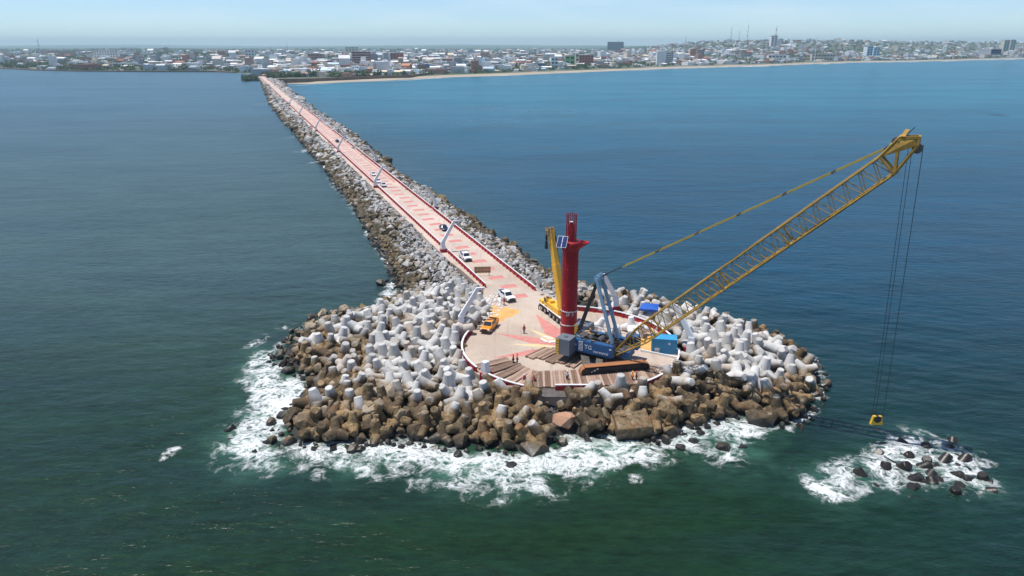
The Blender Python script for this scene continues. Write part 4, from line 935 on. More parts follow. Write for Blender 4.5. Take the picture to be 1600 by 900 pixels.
b = MB(); b.box((0, 0, 0), (.31, 1.25, .10), M['rust']); b.box((0, 0, .07), (.06, 1.2, .07), M['rust']); pad_mesh = b.mesh('track_pad')
crawler()

# ---------------------------------------------------------------- mobile crane
def mobile():
    h = Vector((.375, -.927)); ang = math.atan2(h.y, h.x); c = Vector((8.75, 130.9)); t = empty('mobile_crane', (c.x, c.y, DECK), ang)
    tag(t, 'yellow telescopic mobile crane with black chassis parked behind the red tower', 'crane')
    b = MB(); b.box((0, 0, 1.15), (11.4, 2.5, .6), M['black']); b.box((0, 0, 1.52), (11.4, 2.7, .12), M['white']); b.box((-5.0, 0, 1.7), (1.5, 2.5, 1.0), M['yellow2']); b.build('chassis', t)
    b = MB(); b.box((-1.5, -1.32, 1.2), (.5, .06, .5), M['white']); b.build('mark', t)
    for x in (-4.6, -3.0, -.6, 1.0, 2.6, 4.2):
        for y in (-1.05, 1.05):
            b = MB(); b.tube((x, y - .22, .62), (x, y + .22, .62), .62, n=16, m=M['black']); w = b.build('wheel', t)
            b = MB(); s_ = 1 if y > 0 else -1; b.tube((x, y + s_ * .2, .62), (x, y + s_ * .25, .62), .3, n=12, m=M['chrome']); b.build('rim', w)
    for x in (-5.6, 4.9):
        b = MB(); b.bar((x, -1.45, .9), (x, 1.45, .9), .3, .3, M['steel']); b.tube((x, -1.4, 0), (x, -1.4, .9), .12, n=8, m=M['steel']); b.tube((x, 1.4, 0), (x, 1.4, .9), .12, n=8, m=M['steel']); b.build('outrigger', t)
    b = MB(); b.box((.2, 0, 2.15), (5.2, 2.4, 1.1), M['yellow2']); b.box((2.8, .2, 2.6), (1.6, 2.3, 1.5), M['yellow2']); b.box((-1.8, -.5, 2.9), (1.4, 1.0, .5), M['yellow2']); b.tube((1.6, -.6, 2.9), (1.6, .8, 2.9), .45, n=12, m=M['steel']); b.build('turntable_house', t)
    b = MB(); b.box((-2.9, -.8, 2.6), (1.5, .95, 1.6), M['yellow2'], taper=(.8, 1)); cb = b.build('cab', t); b = MB(); b.box((-3.62, -.8, 2.8), (.1, .8, 1.0), M['glass']); b.box((-2.9, -1.29, 2.9), (1.0, .04, .8), M['glass']); b.box((-2.8, -.8, 3.42), (.9, .7, .04), M['glass']); b.build('window', cb)
    b = MB(); b.tube((-4.4, -.6, 2.3), (-4.4, .7, 2.3), .55, n=14, m=M['steel']); b.build('hose_drum', t)
    Mi = (Matrix.Translation((c.x, c.y, DECK)) @ Matrix.Rotation(ang, 4, 'Z')).inverted()
    b0 = Mi @ Vector((9.5, 127.6, DECK + 3.0)); tp = Mi @ Vector((7.15, 130.6, 21.2)); ax = (tp - b0); L = ax.length; ax.normalize()
    for k, (s0, s1, w) in enumerate(((0, 8.6, 1.15), (8.0, 12.8, .98), (12.2, L, .84))):
        b = MB(); b.bar(b0 + ax * s0, b0 + ax * s1, w, w * 1.05, M['yellow2'], taper=.97); b.build('boom_section', t)
    b = MB(); x = ax.cross(Vector((0, 0, 1))).normalized()
    for i in (-.45, .45): b.bar(b0 + ax * (L - 1.4) + x * i, b0 + ax * (L + .5) + x * i * 1.2, .12, 1.3, M['timberyellow'])
    b.tube(b0 + ax * (L + .1) - x * .6, b0 + ax * (L + .1) + x * .6, .4, n=12, m=M['steel']); b.bar(b0 + ax * (L - .1) - x * .9, b0 + ax * (L - .1) + x * .9, .3, .3, M['timberyellow']); b.bar(b0 + ax * (L - 1.7) - x * .75, b0 + ax * (L - 1.7) + x * .75, .12, .9, M['yellow2']); b.build('boom_head', t)
    hk = b0 + ax * (L - .1) - x * 1.0 * (1 if (x.y > 0) else -1); 
    b = MB(); b.bar(hk, hk - Vector((0, 0, 3.4)), .08, .08, M['black']); b.box(hk - Vector((0, 0, 2.6)), (.5, .5, 1.5), M['black'], taper=(.6, .6)); b.box(hk - Vector((0, 0, 1.2)), (.4, .3, .9), M['black']); b.build('hook_block', t)
    b = MB(); y2 = x.cross(ax).normalized(); b.bar(b0 + ax * 7.5 + x * .75 + y2 * 0, b0 + ax * (L - .3) + x * .9, .18, .3, M['black']); b.tube(b0 + ax * 1.0 + x * .72, b0 + ax * L + x * .72, .04, n=5, m=M['black']); b.build('hoist_rope', t)
    b = MB(); b.tube(b0 + Vector((-1.2, 0, -.5)), b0 + ax * 6.0, .25, n=8, m=M['yellow2']); b.build('lift_cylinder', t)
M['timberyellow'] = pm('faded_yellow_head', (.50, .30, .10), .6, .2, .8)
mobile()

# ---------------------------------------------------------------- vehicles (local x forward)
def wheels(t, xs, yw, r=.38):
    for x in xs:
        for y in (-yw, yw):
            o = link('wheel', tyre_mesh, t); o.location = (x, y, r); o.scale = (r / .38, 1, r / .38); k = link('rim', rim_mesh, o); k.location = (0, .13 if y > 0 else -.13, 0)
b = MB(); b.tube((0, -.13, 0), (0, .13, 0), .38, n=16, m=M['black']); tyre_mesh = b.mesh('wheel'); b = MB(); b.tube((0, -.015, 0), (0, .015, 0), .22, n=12, m=M['chrome']); rim_mesh = b.mesh('rim')
def shell(name, prof, w, mat, parent, inset=.0):
    b = MB(); b.extr([(x, z) for x, z in prof], -w, w, mat); me = b.mesh(name)
    for v in me.vertices: v.co = Vector((v.co.y, -v.co.x, v.co.z))
    o = link(name, me, parent); m_ = o.modifiers.new('bevel', 'BEVEL'); m_.width = .05; m_.segments = 2; m_.limit_method = 'ANGLE'; return o
def taper_top(o, z0, k):
    for v in o.data.vertices:
        if v.co.z > z0: v.co.y *= k
def pickup(x, y, dx, dy, mat, label, rack=False):
    t = empty('pickup_truck', (x, y, DECK), math.atan2(dy, dx)); tag(t, label, 'pickup truck')
    shell('body', [(2.7, .45), (2.72, .85), (2.55, 1.05), (1.15, 1.16), (-2.65, 1.16), (-2.68, .5), (-2.0, .38), (2.2, .38)], .93, mat, t)
    c = shell('cabin', [(1.35, 1.12), (.62, 1.76), (-.85, 1.80), (-1.0, 1.12)], .86, mat, t); taper_top(c, 1.5, .84)
    for nm, pr, w in (('windscreen', [(1.30, 1.19), (.68, 1.73), (.71, 1.75), (1.36, 1.19)], .74),):
        b = MB(); b.extr(pr, -w, w, M['glass']); me = b.mesh(nm)
        for v in me.vertices: v.co = Vector((v.co.y + .02, -v.co.x * (1 if v.co.z < 1.5 else .88), v.co.z))
        link(nm, me, t)
    for s_ in (-1, 1):
        for x0, x1 in ((-.86, -.08), (.0, .80)):
            b = MB(); b.add([(x0, s_ * .872, 1.2), (x1 + .22 * (x1 > .5), s_ * .872, 1.2), (x1 - .15 * (x1 > .5), s_ * .752, 1.68), (x0, s_ * .752, 1.68)], [(0, 1, 2, 3)], M['glass']); b.build('side_window', t)
    b = MB(); b.box((-1.86, 0, 1.14), (1.45, 1.56, .06), M['black']); b.build('bed_floor', t)
    for s_ in (-1, 1): b = MB(); b.box((-1.86, s_ * .86, 1.27), (1.6, .12, .24), mat); b.build('bed_side', t)
    b = MB(); b.box((-2.66, 0, 1.22), (.08, 1.75, .34), mat); b.build('tailgate', t)
    b = MB(); b.box((2.74, 0, .82), (.05, 1.1, .32), M['black']); b.build('grille', t); b = MB(); b.box((2.76, 0, .5), (.12, 1.8, .22), M['black']); b.build('bumper', t)
    for s_ in (-1, 1):
        b = MB(); b.box((2.70, s_ * .73, .86), (.1, .32, .2), M['lamp']); b.build('headlight', t); b = MB(); b.box((-2.70, s_ * .84, .98), (.06, .14, .32), M['taillamp']); b.build('tail_light', t)
        b = MB(); b.box((.95, s_ * 1.02, 1.25), (.12, .2, .16), mat); b.build('mirror', t)
    if rack:
        b = MB(); b.bar((-1.15, -.8, 1.9), (-1.15, .8, 1.9), .08, .08, M['black']); b.bar((-1.15, -.82, 1.3), (-1.15, -.8, 1.9), .08, .08, M['black']); b.bar((-1.15, .82, 1.3), (-1.15, .8, 1.9), .08, .08, M['black']); b.build('roll_bar', t)
    wheels(t, (-1.62, 1.72), .84, .40); return t
def sedan(x, y, dx, dy, mat, label, hatch=False):
    t = empty('parked_car', (x, y, DECK), math.atan2(dy, dx)); tag(t, label, 'car')
    shell('body', [(2.2, .35), (2.25, .62), (2.0, .78), (1.0, .90), (-1.7, .95), (-2.2, .88), (-2.25, .45), (-1.8, .30), (1.9, .28)], .88, mat, t)
    c = shell('cabin', [(1.05, .88), (.35, 1.38), (-.9, 1.42), (-1.75 if not hatch else -2.0, .92)], .80, mat, t); taper_top(c, 1.2, .84)
    for nm, pr in (('windscreen', [(1.03, .93), (.38, 1.36), (.42, 1.38), (1.09, .93)]), ('rear_window', [(-.93, 1.38), (-1.72 - (.22 if hatch else 0), .95), (-1.78 - (.22 if hatch else 0), .97), (-.98, 1.40)])):
        b = MB(); b.extr(pr, -.68, .68, M['glass']); me = b.mesh(nm)
        for v in me.vertices: v.co = Vector((v.co.y + .01, -v.co.x * (1 if v.co.z < 1.15 else .88), v.co.z))
        link(nm, me, t)
    for s_ in (-1, 1):
        for x0, x1, xa, xb in ((-1.35, -.35, -.85, -.35), (-.28, .85, -.28, .35)):
            b = MB(); b.add([(x0, s_ * .805, .95), (x1, s_ * .805, .95), (xb, s_ * .70, 1.33), (xa, s_ * .70, 1.33)], [(0, 1, 2, 3)], M['glass']); b.build('side_window', t)
        b = MB(); b.box((2.15, s_ * .66, .66), (.12, .34, .15), M['lamp']); b.build('headlight', t); b = MB(); b.box((-2.2, s_ * .68, .74), (.08, .3, .14), M['taillamp']); b.build('tail_light', t)
    wheels(t, (-1.38, 1.38), .78, .33); return t
bx = -RD
p = P(791, 467); pickup(p.x, p.y, .45, -.89, M['carwhite'], 'white double-cab pickup nearest the platform at the end of the road')
p = P(727, 405); pickup(p.x, p.y, bx.x, bx.y, M['carwhite'], 'white pickup on the road beside the lamp post and the signboard', True)
p = P(765, 514); pickup(p.x, p.y, -.31, -.95, M['orange'], 'orange pickup truck parked on the platform\'s left edge', True)
p = P(692, 359); sedan(p.x + .3, p.y, bx.x, bx.y, M['cardark'], 'dark blue sedan on the road beyond the second white pickup')
p = P(599, 291); sedan(p.x, p.y, bx.x, bx.y, M['carsilver'], 'pale silver car at the front of the three cars by the lamp post', True)
p = P(591, 285); sedan(p.x, p.y, bx.x, bx.y, M['carwhite'], 'white car in the middle of the three cars by the lamp post')
p = P(583, 274); sedan(p.x, p.y, bx.x, bx.y, M['carwhite'], 'white car at the back of the three cars by the lamp post', True)
p = P(527, 222); sedan(p.x, p.y, bx.x, bx.y, M['cardark'], 'dark car alone on the road, farthest but one from the platform')
p = P(441, 141); sedan(p.x, p.y, bx.x, bx.y, M['cardark'], 'tiny dark car far up the road near the town', True)

# ---------------------------------------------------------------- things on the platform
def container():
    p = P(1037, 553); t = empty('shipping_container', (p.x + .25, p.y + 1.2, DECK), R(-10)); tag(t, 'blue corrugated shipping container at the platform\'s right edge', 'container'); W, D_, Hh = 4.1, 2.44, 2.7
    b = MB(); b.box((0, 0, Hh / 2), (W - .1, D_ - .1, Hh - .1), M['contblue']); b.build('body', t)
    b = MB()
    n = 16
    for k in range(n):
        x = -W / 2 + .3 + k * (W - .6) / (n - 1); b.box((x, -D_ / 2 + .03, Hh / 2), (.13, .06, Hh - .35), M['contblue']); b.box((x, D_ / 2 - .03, Hh / 2), (.13, .06, Hh - .35), M['contblue'])
    for k in range(8): b.box((W / 2 - .03, -D_ / 2 + .3 + k * .26, Hh / 2), (.06, .12, Hh - .35), M['contblue'])
    b.build('corrugation', t)
    b = MB()
    for x in (-W / 2, W / 2):
        for y in (-D_ / 2, D_ / 2): b.box((x * .985, y * .985, Hh / 2), (.14, .14, Hh), M['contblue'])
    for z in (.07, Hh - .07):
        for y in (-D_ / 2, D_ / 2): b.box((0, y * .985, z), (W - .16, .12, .13), M['contblue'])
        for x in (-W / 2, W / 2): b.box((x * .985, 0, z), (.12, D_ - .2, .13), M['contblue'])
    b.build('frame', t)
    b = MB(); b.box((-W / 2 - .02, -.55, 1.3), (.05, 1.0, 2.2), M['contblue']); b.box((-W / 2 - .02, .55, 1.3), (.05, 1.0, 2.2), M['contblue']); d = b.build('door', t)
    b = MB()
    for y in (-.8, -.3, .3, .8): b.tube((-W / 2 - .08, y, .2), (-W / 2 - .08, y, 2.4), .03, n=5, m=M['steel'])
    b.build('lock_rod', d)
    b = MB(); b.box((-1.2, -D_ / 2 - .05, .55), (.8, .06, .9), M['concwhite']); b.build('notice_board', t)
    b = MB(); b.box((.8, -D_ / 2 - .04, 1.9), (.35, .03, .3), M['white']); b.build('label', t)
container()
b = MB(); p = P(1012, 497); b.add([(-2.0, -1.1, 2.35), (1.6, -1.5, 2.2), (2.2, 1.1, 2.5), (-.9, 1.4, 2.6), (.1, 0, 2.75)], [(0, 1, 4), (1, 2, 4), (2, 3, 4), (3, 0, 4)], M['tarp'])
b.add([(-2.0, -1.1, 2.33), (1.6, -1.5, 2.18), (1.65, -1.52, 1.8), (-2.05, -1.12, 1.95)], [(0, 1, 2, 3)], M['tarp'])
for x, y in ((-1.9, -1.0), (1.5, -1.4), (2.1, 1.0), (-.85, 1.3)): b.tube((x, y, 0), (x, y, 2.4), .05, n=6, m=M['steel'])
t = empty('tarpaulin_shelter', (p.x, p.y, DECK)); tag(t, 'bright blue tarpaulin shelter on poles at the far parapet', 'shelter')
c = MB(); c.v, c.f, c.m, c.s, c.mats = b.v[:9], b.f[:5], b.m[:5], b.s[:5], b.mats[:1]; c.build('tarpaulin', t)
for x, y in ((-1.9, -1.0), (1.5, -1.4), (2.1, 1.0), (-.85, 1.3)): b = MB(); b.tube((x, y, 0), (x, y, 2.4), .05, n=6, m=M['steel']); b.build('pole', t)

for (u, v, rx, rz, lab) in [(985, 519, 0, .4, 'clean white tetrapod standing on the platform behind the crane boom'), (962, 529, 2.2, 1.0, 'clean white tetrapod lying behind the blue crane deck, left of the standing one'), (1000, 525, 1.6, 2.0, 'clean white tetrapod lying right beside the standing one'), (935, 519, 1.9, 3.0, 'clean white tetrapod lying nearest the grey counterweight')]:
    o = link('tetrapod', TETP); p = P(u, v); o.location = (p.x, p.y, DECK + 1.15); o.rotation_euler = (rx, 0, rz); o.scale = (.82, .82, .82); tag(o, lab, 'tetrapod', 'white tetrapods set down on the platform')

# wooden signboard across the road
p = P(754, 431); t = empty('signboard', (p.x, p.y, DECK), R(4)); tag(t, 'back of a brown wooden signboard standing on legs across the road', 'signboard')
for k in range(5): b = MB(); b.box((-1.5 + k * .75, 0, 1.45), (.73, .06, 1.5), M['plywood']); b.build('plank', t)
for x in (-1.5, 1.5): b = MB(); b.box((x, .1, 1.1), (.12, .12, 2.2), M['wood']); b.build('leg', t)
for z in (1.0, 1.9): b = MB(); b.box((0, -.06, z), (3.7, .06, .12), M['wood']); b.build('batten', t)
# plywood sheet floor by the container and the white kerb in front of it
q = [PXY(1004, 547), PXY(1024, 552), PXY(1030, 528), PXY(1000, 524), PXY(992, 535)]
tag(sheet(q, DECK + .07, M['sand'], 'plywood_floor'), 'sand-coloured plywood floor between boom and blue container', 'floor')
b = MB(); p0, p1 = P(1001, 549), P(1058, 561); b.bar((p0.x, p0.y, DECK + .2), (p1.x, p1.y, DECK + .2), .22, .4, M['white']); tag(b.build('kerb'), 'straight white painted kerb in front of the blue container', 'kerb')
# counterweight-like grey box behind the crane is part of the crane; debris and sand
def heap(u, v, rx, ry, h, mat, name, label, cat, seed):
    g = random.Random(seed); b = MB(); p = P(u, v); n, m_ = 22, 6; vs = [(p.x, p.y, DECK + h)]
    for i in range(1, m_ + 1):
        for k in range(n): a = 2 * math.pi * k / n; q = i / m_; w = 1 + .22 * math.sin(3 * a + seed) + .12 * math.sin(7 * a); vs.append((p.x + rx * q * w * math.cos(a), p.y + ry * q * w * math.sin(a), DECK + max(-.02, h * (1 - q ** 1.3) * g.uniform(.8, 1.15) - .01)))
    fs = [(0, 1 + k, 1 + (k + 1) % n) for k in range(n)] + [(1 + (i - 1) * n + k, 1 + i * n + k, 1 + i * n + (k + 1) % n, 1 + (i - 1) * n + (k + 1) % n) for i in range(1, m_) for k in range(n)]
    b.add(vs, fs, mat, True); tag(b.build(name), label, cat, kind='stuff')
heap(783, 489, 3.0, 4.2, .35, M['sand'], 'sand_heap', 'low heap of orange sand between the near white pickup and the orange one', 'sand', 1)
it = []; g = random.Random(8)
for _ in range(420):
    u = g.uniform(742, 786); v = g.uniform(458, 512); 
    if abs((v - 458) - (786 - u) * 1.2) > 26: continue
    p = P(u, v); it.append((g.randrange(10), np.array(rrot(g)) * g.uniform(.15, .6), (p.x, p.y, DECK + g.uniform(-.1, .1))))
merge('pale_rubble', ROCKS, it, M['concwhite'], label='scattered white broken rubble along the road\'s left end', cat='rubble')
it = []
for _ in range(150):
    a = g.uniform(0, 6.28); r = g.uniform(3, 17); it.append((g.randrange(10), np.array(rrot(g)) * g.uniform(.04, .16), (CC.x + r * math.cos(a), CC.y + r * math.sin(a), DECK + .03)))
merge('deck_debris', ROCKS, it, M['concwhite'], label='small stones and chips strewn over the platform', cat='debris')
for (u, v, rz, l, w, lab) in [(850, 532, -1.0, 1.9, .5, 'left white board lying at the star\'s centre'), (857, 528, -.7, 2.2, .4, 'middle white board lying at the star\'s centre'), (863, 534, .4, 1.6, .8, 'right white board lying beside the timber mats')]:
    b = MB(); b.box((0, 0, .06), (l, w, .06), M['concwhite']); p = P(u, v); tag(b.build('board', None, (p.x, p.y, DECK), rz), lab, 'board')

# crane mats: planks laid side by side
plank_mesh = {}
def mat_pad(x, y, rz, L, n, label, w=.42, z=0.0):
    t = empty('timber_mat', (x, y, DECK + z), rz); tag(t, label, 'timber mat', 'timber crane mats')
    key = (round(L, 1), w)
    if key not in plank_mesh: b = MB(); b.box((0, 0, .15), (L, w - .03, .28), M['wood']); plank_mesh[key] = b.mesh('plank')
    for k in range(n): o = link('plank', plank_mesh[key], t); o.location = (rnd.uniform(-.12, .12), (k - (n - 1) / 2) * w, rnd.uniform(-.01, .02))
    return t
k = 0
fr = [(208, 14.9, 6.0), (216.5, 14.6, 6.2), (225, 14.6, 6.0), (233, 14.6, 5.8), (240.5, 14.7, 5.6)]
for i, (a, r, L) in enumerate(fr):
    mat_pad(CC.x + r * math.cos(R(a)), CC.y + r * math.sin(R(a)), R(a + 3), L, 4, f'fan-laid timber mat at the platform front, {ORD[i]} of the five spread ones' if i else 'fan-laid timber mat at the platform front, leftmost, by the pair of workers')
for i in range(12):
    x = 3.9 + i * 1.72; mat_pad(x, 103.9 + (i - 5) * .12, R(88 + i * .8), 5.8, 4, f'{ORD[i]} timber mat from the left in the close row under the crawler track' if i else 'leftmost timber mat of the close row, beside the worker in white')
for i in range(5):
    p = P(842 + i * 15, 553 + i * 3.2); mat_pad(p.x, p.y + (i % 2) * .6, R(48 + i * 2), 5.2, 4, f'{ORD[i]} timber mat from the left in the row below the hazard-striped counterweight' if i else 'leftmost timber mat pointing into the painted star', z=.005)
b = MB()
p = P(870, 612)
tag(MB().box((0, 0, -.02), (10.5, 3.2, .14), M['steel']).build('ramp_ledge', None, (9.5, 99.2, DECK - .02), R(0)), 'dark ledge of boards hanging over the platform\'s front edge', 'ledge')

# ---------------------------------------------------------------- people
def skin_mesh(name, verts, edges, radii, mat, sub=1):
    me = bpy.data.meshes.new(name); me.from_pydata(verts, edges, []); o = link(name, me); m_ = o.modifiers.new('skin', 'SKIN')
    for i, r in enumerate(radii): me.skin_vertices[0].data[i].radius = (r, r) if not isinstance(r, tuple) else r
    me.skin_vertices[0].data[0].use_root = True; s_ = o.modifiers.new('sub', 'SUBSURF'); s_.levels = s_.render_levels = sub; bpy.context.view_layer.update()
    r_ = bpy.data.meshes.new_from_object(o.evaluated_get(bpy.context.evaluated_depsgraph_get())); r_.materials.clear(); r_.materials.append(mat)
    r_.polygons.foreach_set('use_smooth', [True] * len(r_.polygons)); bpy.data.objects.remove(o); return r_
POSES = {}
def pose(kind):
    if kind in POSES: return POSES[kind]
    if kind == 'crouch': hip, kn, an, ch, nk, hd = .42, [(.16, .32, .50), (-.16, .30, .50)], [(.17, .08, .08), (-.17, .06, .08)], (0, .16, .80), (0, .24, 1.0), (0, .30, 1.14)
    elif kind == 'walk': hip, kn, an, ch, nk, hd = .92, [(.10, .16, .50), (-.10, .02, .50)], [(.10, .22, .08), (-.10, -.26, .12)], (0, .02, 1.28), (0, .03, 1.47), (0, .05, 1.62)
    else: hip, kn, an, ch, nk, hd = .92, [(.11, .02, .50), (-.11, .0, .50)], [(.14, -.02, .08), (-.13, -.02, .08)], (0, 0, 1.28), (0, 0, 1.47), (0, .03, 1.62)
    fwd = .18 if kind != 'stand' else .05
    V = [(0, 0, hip), tuple((Vector((0, 0, hip)).lerp(Vector(ch), .5))), ch, nk, (hd[0], hd[1], hd[2]), (hd[0], hd[1] + .01, hd[2] + .12)]; E = [(0, 1), (1, 2), (2, 3), (3, 4), (4, 5)]; Rr = [(.15, .11), (.13, .10), (.17, .11), .055, .095, .07]
    legs, arms = [], []
    for i, s_ in enumerate((1, -1)):
        b0 = len(V); V += [(.10 * s_, 0, hip - .04), kn[i], an[i], (an[i][0], an[i][1] + .16, .05)]; Rr += [.09, .062, .045, .04]; E += [(0, b0), (b0, b0 + 1), (b0 + 1, b0 + 2), (b0 + 2, b0 + 3)]
        sh = (.19 * s_, ch[1], ch[2] + .10); el = (.27 * s_, ch[1] + fwd * .5, ch[2] - .18); wr = (.25 * s_, ch[1] + fwd * 2.2 + .03, ch[2] - (.42 if kind == 'stand' else .30)); b1 = len(V)
        d = (Vector(wr) - Vector(el)).normalized(); pl = Vector(wr) + d * .07
        V += [sh, el, wr, tuple(pl)]; Rr += [.06, .045, .03, .034]; E += [(2, b1), (b1, b1 + 1), (b1 + 1, b1 + 2), (b1 + 2, b1 + 3)]
        lat = d.cross(Vector((s_, 0, 0))).normalized()
        for q_, (o_, l_) in enumerate(((-.03, .075), (-.01, .085), (.01, .08), (.03, .065))): f0 = len(V); V += [tuple(pl + lat * o_ + d * .04), tuple(pl + lat * o_ * 1.1 + d * l_ + Vector((-s_ * .02, 0, 0)))]; Rr += [.010, .008]; E += [(b1 + 3, f0), (f0, f0 + 1)]
        f0 = len(V); V += [tuple(Vector(wr) + d * .03 + lat * .045), tuple(Vector(wr) + d * .07 + lat * .07)]; Rr += [.011, .009]; E += [(b1 + 2, f0), (f0, f0 + 1)]
        legs.append((b0, b0 + 1, b0 + 2, b0 + 3)); arms.append((b1, b1 + 1, b1 + 2))
    POSES[kind] = (V, E, Rr, legs, arms, Vector(hd)); return POSES[kind]
CL = {}
def person(u, v, rz, kind, shirt, trousers, helmet, label):
    V, E, Rr, legs, arms, hd = pose(kind); p = P(u, v); t = empty('person', (p.x, p.y, DECK), rz); tag(t, label, 'person')
    def g_(key, f):
        if key not in CL: CL[key] = f()
        return CL[key]
    link('body', g_((kind, 'b'), lambda: skin_mesh('body', V, E, Rr, M['skin'])), t)
    def cloth(idx, ed, add, mat, nm):
        mp = {j: i for i, j in enumerate(idx)}; return skin_mesh(nm, [V[j] for j in idx], [(mp[a], mp[b_]) for a, b_ in ed], [(tuple(x + add for x in Rr[j]) if isinstance(Rr[j], tuple) else Rr[j] + add) for j in idx], mat)
    link('trousers', g_((kind, 't', trousers), lambda: cloth([0, legs[0][0], legs[0][1], legs[0][2], legs[1][0], legs[1][1], legs[1][2]], [(0, legs[0][0]), (legs[0][0], legs[0][1]), (legs[0][1], legs[0][2]), (0, legs[1][0]), (legs[1][0], legs[1][1]), (legs[1][1], legs[1][2])], .02, M[trousers], 'trousers')), t)
    link('shirt', g_((kind, 's', shirt), lambda: cloth([1, 0, 2, arms[0][0], arms[0][1], arms[0][2], arms[1][0], arms[1][1], arms[1][2]], [(0, 1), (1, 2), (2, arms[0][0]), (arms[0][0], arms[0][1]), (arms[0][1], arms[0][2]), (2, arms[1][0]), (arms[1][0], arms[1][1]), (arms[1][1], arms[1][2])], .025, M[shirt], 'shirt')), t)
    b = MB(); b.lathe([(.15, -.02), (.135, .02), (.12, .08), (.07, .13), (.01, .145)], 12, M[helmet], (hd.x, hd.y, hd.z + .06)); b.build('helmet', t)
    b = MB(); b.box((hd.x - .035, hd.y + .095, hd.z + .03), (.02, .02, .012), M['hair']); b.box((hd.x + .035, hd.y + .095, hd.z + .03), (.02, .02, .012), M['hair']); b.box((hd.x, hd.y + .10, hd.z - .055), (.05, .015, .01), M['redcloth']); b.box((hd.x, hd.y + .105, hd.z), (.025, .03, .04), M['skin']); b.build('face', t)
    for k in (0, 1): x, y, z = V[legs[k][2]]; b = MB(); b.box((x, y + .06, .05), (.11, .28, .10), M['hair'], taper=(.8, .8)); b.build('boot', t)
W = [(819, 521, 2.6, 'stand', 'redcloth', 'navycloth', 'helmetred', 'lone worker in red standing in the middle of the platform'),
     (788, 477, 1.0, 'walk', 'redcloth', 'redcloth', 'helmetred', 'worker in red by the sand heap behind the near white pickup'),
     (802, 569, 1.2, 'stand', 'redcloth', 'navycloth', 'helmetred', 'left one of the pair of workers in red above the fan-laid mats'),
     (808, 568, -1.2, 'stand', 'orangecloth', 'navycloth', 'helmetred', 'right one of the pair of workers, in an orange-red vest'),
     (820, 595, 2.8, 'crouch', 'pinkcloth', 'navycloth', 'helmetwhite', 'crouching worker in pink at the front parapet'),
     (836, 597, 2.2, 'crouch', 'redcloth', 'navycloth', 'helmetred', 'crouching worker in red at the front parapet, right of the one in pink'),
     (886, 595, -.6, 'stand', 'whitecloth', 'navycloth', 'helmetwhite', 'worker in a white shirt standing on the timber mats'),
     (988, 596, 1.6, 'stand', 'orangecloth', 'navycloth', 'helmetyellow', 'worker in an orange vest standing in front of the crawler track'),
     (994, 596, -1.6, 'stand', 'navycloth', 'navycloth', 'helmetred', 'worker in dark clothes right beside the one in the orange vest'),
     (964, 603, .4, 'crouch', 'pinkcloth', 'navycloth', 'helmetred', 'stooping worker in purple-pink below the crawler track'),
     (969, 603, -2.4, 'crouch', 'whitecloth', 'navycloth', 'helmetwhite', 'stooping worker in white below the crawler track')]
for w_ in W: person(*w_)

# ---------------------------------------------------------------- the coast and the town
COAST = [(-3000, 101), (-900, 103), (0, 107), (60, 110), (200, 112), (330, 112), (395, 116), (408, 122), (428, 131), (480, 132), (560, 128), (620, 126), (680, 122), (800, 118), (940, 112), (1060, 107), (1200, 103), (1330, 98), (1450, 96), (1600, 92), (1900, 87), (2600, 80)]
CP = [PXY(u, v, 0) for u, v in COAST]
def coast_y(x): return float(np.interp(x, [p[0] for p in CP], [p[1] for p in CP]))
def ss(x, a, b): t = min(1, max(0, (x - a) / (b - a))); return t * t * (3 - 2 * t)
def ground(x, y):
    dy = y - coast_y(x); beach = ss(dy, 0, 90) * 3.4 + ss(dy, 60, 600) * 3
    ridge = 66 * ss(x, 420 + .05 * y, 1500) * ss(dy, 250, 1900) * (1 - .6 * ss(y, 5200, 7500))
    return beach + ridge + 7 * ss(dy, 300, 1500) * (.5 + .5 * math.sin(x * .0031 + y * .0017)) + 40 * ss(y, 9000, 15000) * (.5 + .5 * math.sin(x * .0006 + 2.2))
def land():
    xs = np.r_[np.linspace(-20000, -2600, 12), np.arange(-2500, 5200, 45), np.linspace(5400, 20000, 14)]; rows = []; js = np.r_[0, 12, 30, 60, 95, 130, 200, 300, 450, 650, 900, 1200, 1600, 2100, 2700, 3500, 4500, 6000, 8000, 11000, 15000, 20500]
    V = []; F_ = []
    for j in js:
        for x in xs:
            y = coast_y(x) + j; V.append((float(x), y, ground(float(x), y) if j > 0 else -.6))
    n = len(xs)
    for i in range(len(js) - 1):
        for k in range(n - 1): F_.append((i * n + k, i * n + k + 1, (i + 1) * n + k + 1, (i + 1) * n + k))
    me = bpy.data.meshes.new('land'); me.from_pydata(V, [], F_); me.materials.append(M['land']); me.materials.append(M['beach'])
    for p in me.polygons:
        i = p.index // (n - 1); x = p.center.x
        if i < 3 and x > -330: p.material_index = 1
        if i < 1 and x <= -330: p.material_index = 1
        p.use_smooth = True
    tag(link('land', me), kind='structure')
land()
# promenade wall at the root of the pier
b = MB(); wp = [P(436, 127, 3), P(480, 126.5, 3), P(560, 123, 3), P(640, 120, 3), P(668, 117, 3)]
for a, c in zip(wp, wp[1:]): b.bar((a.x, a.y, 3.2), (c.x, c.y, 3.2), 5, 6.5, M['wallbrown'])
tag(b.build('sea_wall'), 'long brown sea wall above the beach right of the pier\'s root', 'wall')
b = MB(); lp = [P(u, v, 1) for u, v in [(-40, 105), (0, 106.5), (60, 109.5), (120, 110.8), (200, 111.5), (280, 111.8), (340, 111.8), (368, 113)]]
for a, c in zip(lp, lp[1:]): b.bar((a.x, a.y, 1.0), (c.x, c.y, 1.0), 9, 3.0, M['wallbrown'])
tag(b.build('shore_revetment'), 'low stone revetment along the left shore of the town', 'revetment')
